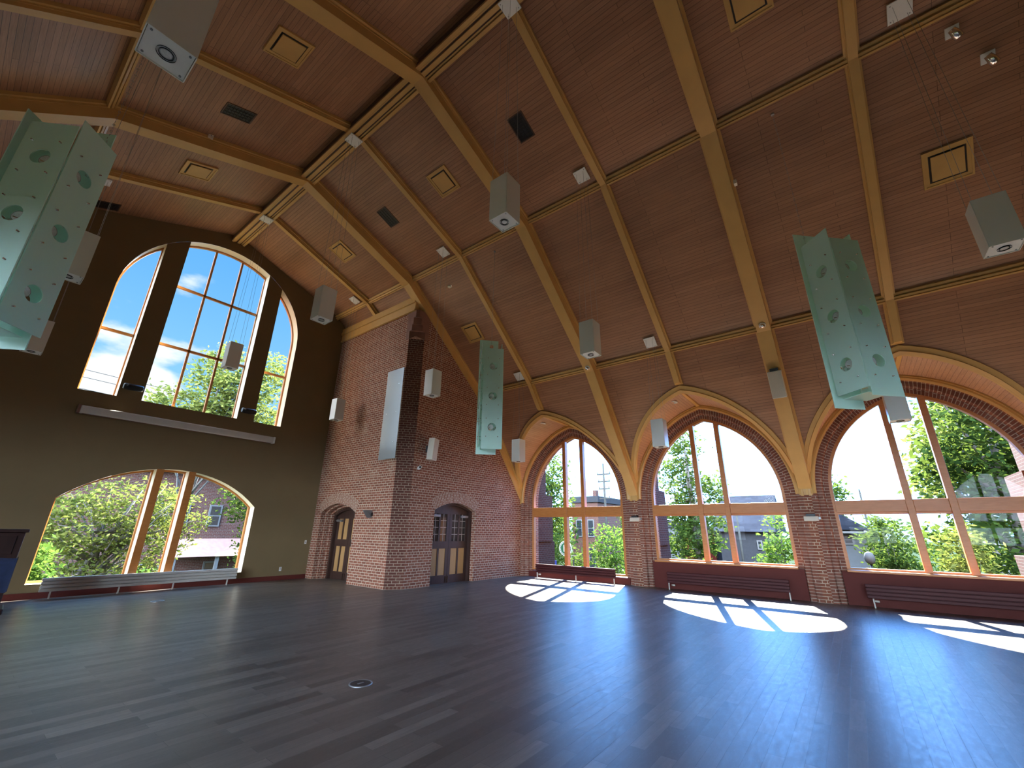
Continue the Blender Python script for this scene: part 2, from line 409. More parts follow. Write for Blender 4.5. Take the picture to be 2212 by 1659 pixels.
# ------------------------------------------------------------------ floor
mb = MB(); mb.box(-10.9, 10.9, YB, YE + 0.4, -0.3, 0.0)
struct(mb.build('floor', M['floor']), 'wide grey brown plank floor with bluish window reflections', 'floor')

# ------------------------------------------------------------------ ceiling boards
XW = 10.28                                   # inner face of the arched walls
mb = MB()
def strip(x0, z0, x1, z1, sx, y0, y1, s0):
    s1 = s0 + math.hypot(x1 - x0, z1 - z0)
    mb.face([(sx * x0, y0, z0), (sx * x0, y1, z0), (sx * x1, y1, z1), (sx * x1, y0, z1)], [(y0, s0), (y1, s0), (y1, s1), (y0, s1)])
    return s1
ZF = BP[2][1] + (XW + 0.05 - BP[2][0]) * K3   # where the low slope meets the wall
for sx in (1, -1):
    s = strip(*BP[0], *BP[1], sx, YB, YE + 0.05, 0.0); s = strip(*BP[1], *BP[2], sx, YB, YE + 0.05, s)
    sc_ = math.hypot(1, 1 / K3)
    for k, yc in enumerate(SY):
        if k == 0 and sx > 0:
            strip(*BP[2], xlow(2.5), 2.5, sx, yc - BAY / 2, YE + 0.05, s); continue
        ys = [-BAY / 2] + [p[0] for p in arch(0.40, AS, 22)] + [BAY / 2]
        zl = [ZF] + [max(ZF, p[1]) for p in arch(0.40, AS, 22)] + [ZF]
        top = [(sx * BP[2][0], yc + y, BP[2][1]) for y in ys]; bot = [(sx * xlow(z), yc + y, z) for y, z in zip(ys, zl)]
        mb.loft([top, bot], [[(yc + y, s) for y in ys], [(yc + y, s + (BP[2][1] - z) * sc_) for y, z in zip(ys, zl)]])
ceil = struct(mb.build('ceiling', M['boards'], recenter=False), 'dark stained tongue and groove board ceiling', 'ceiling')

# dormer barrels over the side windows, lined with lighter boards
tn = 0
for sx in (1, -1):
    for k in KS[sx]:
        yc = SY[k]
        mb = MB(); pr = arch(0.40, AS, 22); sl = arclen(pr)
        ra = [(sx * min(xlow(z), XW), yc + y, z) for y, z in pr]; rb = [(sx * XW, yc + y, z) for y, z in pr]
        mb.loft([ra, rb], [[(abs(p[0]), t_) for p, t_ in zip(ra, sl)], [(XW, t_) for t_ in sl]])
        o = mb.build('ceiling_dormer', M['dormer'])
        pos = ['next to the end wall', 'nearest the brick tower', 'over the middle arched window', 'behind the right-hand glass chandelier', 'next to the back wall'][k]
        struct(o, 'pointed arch dormer lined with pale boards, %s%s' % (pos, '' if sx > 0 else ' on the opposite side wall'), 'ceiling')

# golden trims of the dormers
def trimcurve(mb, sx, yc, sect, fn):
    rows = []
    for off, q in sect: rows.append([fn(y, z, off, q) for y, z in arch(off, AS, 22)])
    mb.loft(rows)
for sx in (1, -1):
    for k in KS[sx]:
        yc = SY[k]
        mb = MB()
        def outer(y, z, off, q):
            p = Vector((xlow(z), yc + y, z)) + NLOW * q
            return (sx * min(p.x, XW - 0.02 - max(q, 0) * 0.5), p.y, p.z)
        trimcurve(mb, sx, yc, [(0.36, -0.03), (0.36, 0.05), (0.385, 0.055), (0.39, 0.085), (0.455, 0.095), (0.46, 0.06), (0.55, 0.045), (0.55, -0.03)], outer)
        tn += 1
        pos = ['of the arch next to the end wall', 'of the arch nearest the brick tower', 'of the middle arch', 'of the arch behind the right-hand chandelier', 'of the arch next to the back wall'][k]
        o = mb.build('trim_%d' % tn, M['gold'])
        if sx < 0: pos += ' on the opposite side wall'
        struct(o, 'golden pointed arch moulding around the dormer mouth ' + pos, 'trim')
        m2 = MB()
        trimcurve(m2, sx, yc, [(0.405, XW), (0.405, XW - 0.07), (0.36, XW - 0.09), (0.355, XW - 0.06), (0.31, XW - 0.075), (0.275, XW - 0.06), (0.275, XW + 0.02)], lambda y, z, off, q: (sx * q, yc + y, z))
        m2.build('inner_moulding', M['gold'], None).parent = None
        ob = C.objects[-1]; ob.parent = o; ob.location = ob.location - o.location
        za = archz(0.40, 0.0); xa = xlow(za)
        m3 = MB(); m3.obox((sx * (xa + XW) / 2, yc, za - 0.03), (abs(XW - xa) / 2, 0, 0), (0, 0.045, 0), (0, 0, 0.03))
        ob = m3.build('ridge_moulding', M['gold']); ob.parent = o; ob.location = ob.location - o.location

# ------------------------------------------------------------------ beams
def beam_path(o, ends):
    """polyline across the hall at offset o; ends = (left z or None, right z or None) clip on the low slope, or ('x', x) on the middle slope"""
    P = offpoly(o); out = []
    for side, e in ((-1, ends[0]), (1, ends[1])):
        if isinstance(e, tuple):
            x = e[1]; t_ = (x - P[1][0]) / (P[2][0] - P[1][0]); pts = [P[1], (x, P[1][1] + t_ * (P[2][1] - P[1][1]))]
        else:
            t_ = (e - P[2][1]) / (P[3][1] - P[2][1]); pts = [P[1], P[2], (P[2][0] + t_ * (P[3][0] - P[2][0]), e)]
        out.append([(side * x, z) for x, z in pts])
    return list(reversed(out[0])) + [P[0]] + out[1]
def beam(name, label, yc, sect, ends, group):
    paths = [(dy_, beam_path(o, ends)) for dy_, o in sect]; n = len(paths[0][1])
    rows = [[(p[i][0], yc + dy_, p[i][1]) for dy_, p in paths] for i in range(n)]
    mb = MB(); mb.loft(rows, closed=True, cap=True)
    return tag(mb.build(name, M['gold']), label, 'beam', group)
MS = [(-.15, 0), (.15, 0), (.15, .21), (.165, .21), (.165, .25), (.205, .255), (.205, .36), (-.205, .36), (-.205, .255), (-.165, .25), (-.165, .21), (-.15, .21)]
SS = [(-.07, .16), (.07, .16), (.07, .22), (.082, .22), (.082, .25), (.115, .255), (.115, .36), (-.115, .36), (-.115, .255), (-.082, .25), (-.082, .22), (-.07, .22)]
ML = ['broad golden arched beam running down the edge of the brick tower', 'broad golden arched beam between the first and second arched windows',
      'broad golden arched beam carrying the small grey loudspeaker', 'broad golden arched beam at the right edge of the photo',
      'broad golden arched beam against the back wall behind the viewer']
for i, y in enumerate(RY):
    if i == 4: y += 0.25
    beam('roof_beam', ML[i], y, MS, (2.774, 2.774), 'broad golden roof beams')
SL = ['narrow golden rafter nearest the end wall, stopping above the brick tower', 'narrow golden rafter ending on the arch nearest the brick tower',
      'narrow golden rafter ending on the apex of the middle arch', 'narrow golden rafter passing behind the right-hand glass chandelier',
      'narrow golden rafter in the bay by the back wall']
AZ = 5.70
for i, y in enumerate(SY):
    beam('rafter', SL[i], y, SS, (2.9 if i == 0 else AZ, ('x', 4.40) if i == 0 else AZ), 'narrow golden rafters')
# purlins along the slope changes
def purlin(kx, label, sx, y0, y1):
    a, kp, c_ = BP[kx - 1], BP[kx], BP[kx + 1]
    d1 = Vector((kp[0] - a[0], kp[1] - a[1])).normalized(); d2 = Vector((c_[0] - kp[0], c_[1] - kp[1])).normalized()
    tb = (d1 + d2).normalized(); nb = Vector((tb.y, -tb.x)); nb = nb if nb.y < 0 else -nb
    sec = [(-.10, -.06), (-.10, .07), (-.055, .085), (-.05, .05), (-.03, .05), (-.025, .115), (.015, .125), (.02, .085), (.035, .085), (.04, .125), (.075, .125), (.075, -.06)]
    rows = [[(sx * (kp[0] + tb.x * u + nb.x * q), y, kp[1] + tb.y * u + nb.y * q) for u, q in sec] for y in (y0, y1)]
    mb = MB(); mb.loft(rows, closed=True, cap=True)
    global tn; tn += 1
    return tag(mb.build('trim_%d' % tn, M['gold']), label, 'beam', 'golden purlins along the roof', 'structure')
purlin(1, 'golden purlin line along the upper bend of the window-side roof slope', 1, YB, YE)
purlin(2, 'golden purlin line just above the arched windows', 1, YB, 10.45)
purlin(1, 'golden purlin line along the upper bend of the far-left roof slope', -1, YB, YE)
purlin(2, 'golden purlin line low on the far-left roof slope', -1, YB, YE)
r = thing('ridge_beam', 'dark ridge beam with three golden strips running along the roof peak', 'beam', (0, (YB + YE) / 2, 10.84))
hy = (YE - YB) / 2
mb = MB(); mb.box(-.19, .19, -hy, hy, 0.05, 0.30); mb.build('beam_body', M['darkwood'], r)
for x0, x1, zz in ((-.20, -.13, .0), (-.045, .045, .015), (.13, .20, .0), (-.115, -.085, .03), (.085, .115, .03)):
    mb = MB(); mb.box(x0, x1, -hy, hy, zz, 0.06); mb.build('strip', M['gold'], r)

# ------------------------------------------------------------------ side walls with arches
SECT = [(.42, XW), (.30, XW), (.285, XW + .012), (.275, XW + .04), (.27, XW + .10), (.155, XW + .10), (.14, XW + .115), (.13, XW + .14), (.125, XW + .20), (.0, XW + .20), (.0, XW + .62)]
for sx, nm in ((1, 'wall_right'), (-1, 'wall_left')):
    mb = MB()
    for k, yc in enumerate(SY):
        if k not in KS[sx]: continue
        ref = arclen(arch(0.15, 0.0, 22)); w_ = 0.0; rows = []; uvs = []; prev = None
        for off, x in SECT:
            if prev: w_ += math.hypot(off - prev[0], x - prev[1])
            prev = (off, x); pr = arch(off, 0.0, 22)
            rows.append([(sx * x, yc + y, z) for y, z in pr]); uvs.append([(w_ + 0.03, t_) for t_ in ref])
        mb.loft(rows, uvs, m=1)
    for k in range(len(RY)):
        y = RY[k]; hw = BAY / 2 - (AW + .42) + 0.002
        mb.face([(sx * XW, y - hw, 0), (sx * XW, y + hw, 0), (sx * XW, y + hw, 3.4), (sx * XW, y - hw, 3.4)])
        # outside buttress of each pier
        x0, x1 = XW + .60, 12.45
        for za, zb_, xa, wa in ((-1.9, 1.2, x1 + .15, .27), (1.2, 3.05, x1 - .05, .33), (3.05, 5.2, x1 - .5, .29)):
            if k == 0: wa -= .08
            if k == 3: wa = {-1.9: .98, 1.2: .72}.get(za, .52)
            q = sorted((sx * x0, sx * xa)); mb.box(q[0], q[1], y - wa, y + wa, za, zb_, m=2)
        q = sorted((sx * (XW + .02), sx * (XW + .62))); mb.box(q[0], q[1], y - .085, y + .085, -1.9, 3.35, m=2)
    # solid wall above the arches, outside face only reached through the roof
    for k in KS[sx]:
        yc = SY[k]; pr = arch(0.0, AS, 22); x = sx * (XW + .62)
        top = [(x, yc + y, 6.2) for y, z in pr]; bot = [(x, yc + y, z) for y, z in pr]
        mb.loft([top, bot], m=2)
    struct(mb.build(nm, [M['brick'], M['archbrick'], M['extbrick']], recenter=False),
           'brick piers and stepped brick arches of the sunlit window wall' if sx > 0 else 'brick arched side wall left of the viewer, outside the photo', 'wall')

# ------------------------------------------------------------------ arched windows
XF0, XF1, XG = XW + .16, XW + .34, XW + .27
def arch_window(idx, sx, yc, sill, label):
    root = sroot('window_%d' % idx, label, 'window', (sx * XW, yc, sill))
    off0 = Vector((sx * XW, yc, sill))
    def P(x, y, z): return (sx * (x - XW), y, z - sill)
    mb = MB()
    rows = [[P(x, y, z) for y, z in arch(off, sill, 22)] for off, x in ((0.0, XF0 + .04), (-.075, XF0 + .04), (-.075, XF1), (0.0, XF1))]
    mb.loft(rows); mb.build('frame', M['orangewood'], root)
    for cy in (.38, -.38):
        mb = MB(); zt = [archz(-.02, cy - .07), archz(-.02, cy), archz(-.02, cy + .07)]
        rows = []
        for x in (XF0, XF1):
            rows.append([P(x, cy - .07, sill), P(x, cy + .07, sill), P(x, cy + .07, zt[2]), P(x, cy, zt[1]), P(x, cy - .07, zt[0])])
        mb.loft(rows, closed=True, cap=True); mb.build('mullion', M['orangewood'], root, bevel=.008)
    mb = MB()
    for y0, y1 in ((-AW + .05, -.45), (-.31, .31), (.45, AW - .05)):
        xs = sorted((sx * (XF0 + .015 - XW), sx * (XF1 - XW)))
        mb.box(xs[0], xs[1], y0, y1, 2.17 - sill, 2.46 - sill)
        mb.box(xs[0] + (.05 if sx > 0 else 0), xs[1] - (0 if sx > 0 else .05), y0, y1, 2.12 - sill, 2.17 - sill)
    mb.build('transom', M['orangewood'], root, bevel=.006)
    mb = MB(); xs = sorted((sx * (XF0 + .03 - XW), sx * (XF1 - XW)))
    mb.box(xs[0], xs[1], -AW + .07, AW - .07, 0.0, .045)
    mb.build('bottom_rail', M['orangewood'], root)
    mb = MB(); pr = arch(-.03, sill, 22)
    mb.face([P(XG, y, z) for y, z in pr]); mb.build('glass_pane', M['glass'], root, fix=False)
    if sill > 0.5:
        mb = MB(); xs = sorted((sx * -.03, sx * (XF1 - XW)))
        mb.box(xs[0], xs[1], -AW + .0, AW - .0, -.05, 0.0); mb.build('sill', M['orangewood'], root, bevel=.008)
    return root
WL = {1: 'tall pointed arch window with glass almost to the floor, beside the brick tower', 2: 'pointed arch window in the middle, with trunk of a tall tree behind it',
      3: 'pointed arch window partly behind the right-hand glass chandelier', 4: 'pointed arch window in the bay by the back wall, out of frame'}
wi = 3
for k in (1, 2, 3, 4):
    arch_window(wi, 1, SY[k], .24 if k == 1 else .80, WL[k]); wi += 1
for k in (1, 2, 3, 4):
    arch_window(wi, -1, SY[k], .80, 'pointed arch window of the opposite side wall, %s' % ('', 'second from the end wall', 'in its middle', 'second from the back wall', 'beside the back wall')[k]); wi += 1
mb = MB(); mb.face([(-(XW + .25), SY[0] + y, z) for y, z in arch(.05, 0.0, 22)])  # unseen sheet added to keep skylight off the tower's left face and door
struct(mb.build('wall_left_light_block', M['plaster'], fix=False), 'added plaster sheet closing the unseen side arch next to the end wall, blocking its light', 'wall')
for sx in (1, -1):
    for k in KS[sx]:
        h_ = .19 if (k == 1 and sx > 0) else .75
        mb = MB(); q = sorted((sx * (XW + .13), sx * (XW + .60))); mb.box(q[0], q[1], SY[k] - AW - .12, SY[k] + AW + .12, -.02, h_)
        tn += 1
        o = mb.build('trim_%d' % tn, M['maroon'])
        struct(o, 'maroon painted panel below the %s arched window%s' % (('last', 'first', 'middle', 'third', 'fourth')[k], '' if sx > 0 else ' of the opposite side wall'), 'wall panel')

# ------------------------------------------------------------------ walls built from strips with openings
def strip_wall(mb, us, ops, top, mk, m=0):
    for a, bq in zip(us, us[1:]):
        mid = (a + bq) / 2; lo = lambda u: 0.0
        for u0, u1, f0, f1 in ops:
            if u0 < mid < u1:
                if f0(mid) - lo(mid) > 1e-3: mb.face([mk(a, lo(a)), mk(bq, lo(bq)), mk(bq, f0(bq)), mk(a, f0(a))], m=m)
                lo = f1
        mb.face([mk(a, lo(a)), mk(bq, lo(bq)), mk(bq, top(bq)), mk(a, top(a))], m=m)
def lin(a, bq, n): return [a + (bq - a) * i / n for i in range(n + 1)]
# end wall
UC, UR, UZ, US = 0.02, 2.545, 7.95, 4.88
LC, LW, LS, LSP, LH = 0.02, 2.24, 0.30, 2.20, 0.92
LR = (LW * LW + LH * LH) / (2 * LH)
def up_hi(u): return UZ + math.sqrt(max(0, UR ** 2 - (u - UC) ** 2))
def lo_hi(u): return LSP + LH - LR + math.sqrt(max(0, LR ** 2 - (u - LC) ** 2))
cosl = [UC - UR * math.cos(PI * i / 32) for i in range(33)]
us = sorted(set([-10.9, -BP[2][0], -BP[1][0], 0.0, BP[1][0], 4.6, BP[2][0], 10.9] + cosl + lin(LC - LW, LC + LW, 20)))
mb = MB()
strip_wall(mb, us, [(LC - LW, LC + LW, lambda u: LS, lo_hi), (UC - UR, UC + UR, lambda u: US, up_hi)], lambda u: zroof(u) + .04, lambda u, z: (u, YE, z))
def up_prof(d=0.0, n=32): return [(UC - UR + d, US + d)] + [(UC - (UR - d) * math.cos(PI * i / n), UZ + (UR - d) * math.sin(PI * i / n)) for i in range(n + 1)] + [(UC + UR - d, US + d)]
def lo_prof(d=0.0, n=20): return [(LC - LW + d, LS + d)] + [(u, lo_hi(u) - d) for u in lin(LC - LW + d, LC + LW - d, n)] + [(LC + LW - d, LS + d)]
DEP = .40
for pf in (up_prof(), lo_prof()):
    mb.loft([[(u, YE, z) for u, z in pf], [(u, YE + DEP, z) for u, z in pf]], closed=True, m=1)
for a, bq in ((-1.76, -1.23), (1.19, 1.69)):
    zt = [up_hi(a), up_hi((a + bq) / 2), up_hi(bq)]
    rows = [[(a, y, US), (bq, y, US), (bq, y, zt[2]), ((a + bq) / 2, y, zt[1]), (a, y, zt[0])] for y in (YE + .004, YE + DEP)]
    k0 = len(mb.f); mb.loft(rows, closed=True, cap=True)
    for q in range(k0, len(mb.f)):
        mb.mi[q] = 1
    mb.mi[len(mb.f) - 2] = 0
mb.box(-11, 11, YE + DEP - .01, YE + DEP + .0, -1.9, LS)
struct(mb.build('wall_end', [M['plaster'], M['cream']], recenter=False, fix=False), 'cream plaster end wall with two arched windows, its backlit shade in the colour', 'wall')
mb = MB(); us = sorted(set([-10.9, -BP[2][0], -BP[1][0], 0, BP[1][0], BP[2][0], 10.9])); strip_wall(mb, us, [], lambda u: zroof(u) + .04, lambda u, z: (u, YB, z))
struct(mb.build('wall_back', M['plaster'], recenter=False, fix=False), 'plaster wall behind the viewer, in the shaded wall colour', 'wall')
mb = MB(); mb.box(-10.2, 4.28, YE - .03, YE, 0, .13); struct(mb.build('baseboard_end', M['maroon']), 'dark maroon baseboard along the end wall', 'baseboard')

def end_window(idx, label, prof, sill, hi, bars, mull):
    root = sroot('window_%d' % idx, label, 'window', (0.02, YE + DEP, sill)); dxx, dyy, dzz = 0.02, YE + DEP, sill
    mb = MB(); p0, p1 = prof(0.0), prof(.05)
    mb.loft([[(u - dxx, -.09, z - dzz) for u, z in p0], [(u - dxx, -.09, z - dzz) for u, z in p1], [(u - dxx, -.01, z - dzz) for u, z in p1]], closed=True)
    mb.build('frame', M['orangewood'], root, fix=False)
    for kind_, c_, a, bq in bars:
        mb = MB()
        if kind_ == 'h': mb.box(a - dxx, bq - dxx, -.08, -.01, c_ - .035 - dzz, c_ + .035 - dzz); nm = 'glazing_bar'
        else: mb.box(c_ - .03 - dxx, c_ + .03 - dxx, -.08, -.01, a - dzz, bq - dzz); nm = 'glazing_bar'
        mb.build(nm, M['orangewood'], root)
    for a, bq in mull:
        zt = min(hi(a), hi(bq)) + .01; mb = MB(); mb.box(a - dxx, bq - dxx, -DEP + .01, -.01, 0, zt - dzz)
        mb.build('mullion', M['cream'], root)
        mb = MB(); mb.box(a - dxx - .005, bq - dxx + .005, -DEP - .005, -DEP + .02, 0, zt - dzz); ob = mb.build('mullion_face', M['orangewood'], root)
    mb = MB(); mb.face([(u - dxx, -.045, z - dzz) for u, z in prof(.01)]); mb.build('glass_pane', M['glass'], root, fix=False)
    return root
end_window(1, 'large round-headed window high in the end wall', up_prof, US, up_hi,
           [('h', 6.74, UC - UR, -1.7), ('h', 6.74, -1.25, 1.2), ('h', 6.74, 1.66, UC + UR), ('h', 8.69, -1.25, 1.2), ('v', -.43, US, up_hi(-.43)), ('v', .37, US, up_hi(.37)),
            ('v', -1.76, US, up_hi(-1.76)), ('v', 1.69, US, up_hi(1.69)), ('v', -1.23, US, up_hi(-1.23)), ('v', 1.19, US, up_hi(1.19))], [])
end_window(2, 'low segment-arched window near the floor of the end wall', lo_prof, LS, lo_hi,
           [('v', -.46, LS, lo_hi(-.46)), ('v', .31, LS, lo_hi(.31)), ('v', -.28, LS, lo_hi(-.28)), ('v', .48, LS, lo_hi(.48))], [(-.45, -.29), (.31, .47)])

# ------------------------------------------------------------------ brick tower
TX, TY, TC1, TC0 = 4.30, 10.42, 10.76, 4.68      # left face x, right face y, chamfer ends
BZ = 8.72
D1 = (12.62, 14.62, 2.08, 2.37)                   # door in left face: y0 y1 spring crown
D2 = (5.70, 7.60, 2.20, 2.45)
def seg_hi(d):
    c_ = (d[0] + d[1]) / 2; hw = (d[1] - d[0]) / 2; h_ = d[3] - d[2]; r_ = (hw * hw + h_ * h_) / (2 * h_)
    return lambda u: d[2] + h_ - r_ + math.sqrt(max(0, r_ * r_ - (u - c_) ** 2))
mb = MB()
e1 = (D1[0] - .02, D1[1] + .02, D1[2] + .02, D1[3] + .02); h1 = seg_hi(e1); h2 = seg_hi(D2)
strip_wall(mb, sorted(set([TC1, YE] + lin(e1[0], e1[1], 14))), [(e1[0], e1[1], lambda u: 0.0, h1)], lambda u: BZ, lambda u, z: (TX, u, z))
strip_wall(mb, sorted(set([TC0, 6.0, BP[2][0], XW + .03] + lin(D2[0], D2[1], 14))), [(D2[0], D2[1], lambda u: 0.0, h2)], lambda u: zroof(u) + .02 if u > TC0 + .2 else BZ + .3, lambda u, z: (u, TY, z))
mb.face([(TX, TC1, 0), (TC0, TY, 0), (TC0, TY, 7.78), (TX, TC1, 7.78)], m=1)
mb.face([(TX, TC1, 7.7), (TX, TY - .0, 7.7), (TC0, TY, 7.7)])
# reveals of the two doorways
for k_ in range(1):
    us = lin(e1[0], e1[1], 14)
    steps = [(0.0, 0.0), (0.0, .16), (.07, .16), (.07, .32), (.14, .32), (.14, .62)]
    rows = []
    for ins, dep in steps:
        dd = (e1[0] + ins, e1[1] - ins, e1[2] - ins * .4, e1[3] - ins * .7); hh = seg_hi(dd)
        rows.append([(TX + dep, dd[0], 0)] + [(TX + dep, u, hh(u)) for u in lin(dd[0], dd[1], 14)] + [(TX + dep, dd[1], 0)])
    mb.loft(rows)
us = lin(D2[0], D2[1], 14)
mb.loft([[(D2[0], y, 0)] + [(u, y, h2(u)) for u in us] + [(D2[1], y, 0)] for y in (TY, TY + .40)])
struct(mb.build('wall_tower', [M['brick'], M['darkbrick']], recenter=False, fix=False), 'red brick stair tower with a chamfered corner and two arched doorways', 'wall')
# corbelled stone top of the chamfer
mb = MB()
for z0, z1, f in ((7.70, 7.98, .0), (7.98, 8.20, .33), (8.20, 8.44, .5), (8.44, BZ, .8)):
    ax_, ay_ = TX, TC1 - (TC1 - TY) * f; bx_, by_ = TC0 - (TC0 - TX) * f, TY
    pl = [(TX - .012, TC1 + .16, 0), (ax_ - .012, ay_, 0), (bx_, by_ - .012, 0), (TC0 + .16, TY - .012, 0), (TC0 + .16, TY + .1, 0), (TX + .1, TC1 + .16, 0)]
    mb.loft([[(p[0], p[1], z0) for p in pl], [(p[0], p[1], z1) for p in pl]], closed=True, cap=True)
tn += 1
struct(mb.build('trim_%d' % tn, M['stone']), 'stepped brown stone corbel at the top corner of the brick tower', 'trim')
mb = MB(); mb.box(TX - .04, TX + .12, TY + .12, YE, BZ, 9.0); mb.box(TX - .09, TX + .12, TY + .12, YE, 9.0, 9.10); mb.box(TX - .06, TX + .12, TY + .12, YE, 9.10, 9.26); mb.box(TX - .07, TX + .1, TY + .12, YE, BZ - .03, BZ + .03)
tn += 1
struct(mb.build('trim_%d' % tn, M['gold']), 'golden fascia board capping the left face of the brick tower', 'trim')
# radial brick heads of the doorways
def ring_head(d, grow0, grow1, mk, label):
    global tn
    def outl(g):
        c_ = (d[0] + d[1]) / 2; hw = (d[1] - d[0]) / 2; h_ = d[3] - d[2]; r_ = (hw * hw + h_ * h_) / (2 * h_); a = math.asin(hw / r_)
        return [(c_ + (r_ + g) * math.sin(-a + 2 * a * i / 24), d[2] + h_ - r_ + (r_ + g) * math.cos(-a + 2 * a * i / 24)) for i in range(25)]
    A, B_ = outl(grow0), outl(grow1); s_ = arclen(outl((grow0 + grow1) / 2))
    mb = MB()
    mb.loft([[mk(u, z, .02) for u, z in A], [mk(u, z, -.015) for u, z in A], [mk(u, z, -.015) for u, z in B_], [mk(u, z, .02) for u, z in B_]],
            [[(-.03, t_) for t_ in s_], [(0, t_) for t_ in s_], [(grow1 - grow0, t_) for t_ in s_], [(grow1 - grow0 + .03, t_) for t_ in s_]])
    tn += 1
    struct(mb.build('trim_%d' % tn, M['ringbrick'], fix=False), label, 'trim')
ring_head(D2, 0.0, .36, lambda u, z, d: (u, TY + d, z), 'radial brick head over the double door facing the viewer')
ring_head(e1, 0.0, .34, lambda u, z, d: (TX + d, u, z), 'radial brick head over the shadowed doorway beside the end wall')

def door(idx, label, loc, rz, hw, spring, crown, upper):
    root = sroot('door_%d' % idx, label, 'door', loc, rz)
    d = (-hw, hw, spring, crown); hh = seg_hi(d)
    mb = MB(); rows = []
    for ins, y in ((0, -.10), (.0, -.14), (.07, -.14), (.07, 0.05)):
        h3 = seg_hi((-hw + ins, hw - ins, spring - ins * .3, crown - ins))
        rows.append([(-hw + ins, y, 0)] + [(u, y, h3(u)) for u in lin(-hw + ins, hw - ins, 14)] + [(hw - ins, y, 0)])
    mb.loft(rows); mb.build('door_frame', M['doorwood'], root, fix=False)
    for sg in (-1, 1):
        x0, x1 = (.004, hw - .07); wd = x1 - x0
        leaf = None
        mb = MB(); X = lambda x: sg * x
        h3 = seg_hi((-hw + .07, hw - .07, spring - .02, crown - .07))
        def bx(a, bq, z0, z1, y0=-.03, y1=.03):
            q = sorted((X(a), X(bq))); mb.box(q[0], q[1], y0, y1, z0, z1)
        st = .115; gtop = spring - .10
        bx(x0, x0 + st, 0, gtop); bx(x1 - st, x1, 0, gtop)
        bx(x0 + st, x1 - st, 0, .24); bx(x0 + st, x1 - st, 1.03, 1.25)
        xm = (x0 + x1) / 2; bx(xm - .035, xm + .035, .24, 1.03); bx(xm - .035, xm + .035, 1.25, gtop)
        xs = lin(x0, x1, 8)
        for y in (-.03, .03):
            mb.loft([[(X(x), y, gtop) for x in xs], [(X(x), y, h3(x)) for x in xs]])
        leaf = mb.build('door_leaf', M['doorwood'], root)
        for a, bq in ((x0 + st, xm - .035), (xm + .035, x1 - st)):
            mb = MB(); q = sorted((X(a), X(bq))); mb.box(q[0], q[1], -.012, .012, .24, 1.03); mb.build('lower_panel', M['plywood'], leaf)
            mb = MB(); mb.box(q[0], q[1], -.008, .008, 1.25, gtop)
            if upper == 'glass':
                mb.build('leaded_pane', M['darkglass'], leaf)
                mb = MB(); c_ = (q[0] + q[1]) / 2; mb.box(c_ - .006, c_ + .006, -.016, -.008, 1.25, gtop)
                for i in range(1, 4): zz = 1.25 + (gtop - 1.25) * i / 4; mb.box(q[0], q[1], -.016, -.008, zz - .006, zz + .006)
                mb.build('lead_bars', M['lead'], leaf)
            else: mb.build('upper_panel', M['plywood'], leaf)
        mb = MB(); q = sorted((X(hw * .52), X(hw * .86))); mb.box(q[0], q[1], -.10, -.03, gtop - .10, gtop - .03); mb.box(X(hw * .7) - .12, X(hw * .7) + .12, -.14, -.10, gtop - .075, gtop - .055)
        mb.build('door_closer', M['steel'], leaf)
        mb = MB(); mb.box(X(.05) - .012, X(.05) + .012, -.055, -.03, .02, .2); mb.build('floor_bolt', M['doorwood'], leaf)
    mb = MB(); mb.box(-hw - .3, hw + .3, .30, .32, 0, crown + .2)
    mb.build('lobby_shade_sheet', M['black'], root)  # black sheet painting the shade of the unlit space behind the doors
    return root
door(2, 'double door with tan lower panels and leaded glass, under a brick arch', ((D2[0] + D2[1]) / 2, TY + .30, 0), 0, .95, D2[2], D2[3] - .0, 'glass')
door(1, 'shadowed double door with tan panels in the recess beside the end wall', (TX + .56, (e1[0] + e1[1]) / 2, 0), -PI / 2, (e1[1] - e1[0]) / 2 - .145, D1[2] - .06, D1[3] - .10, 'panel')

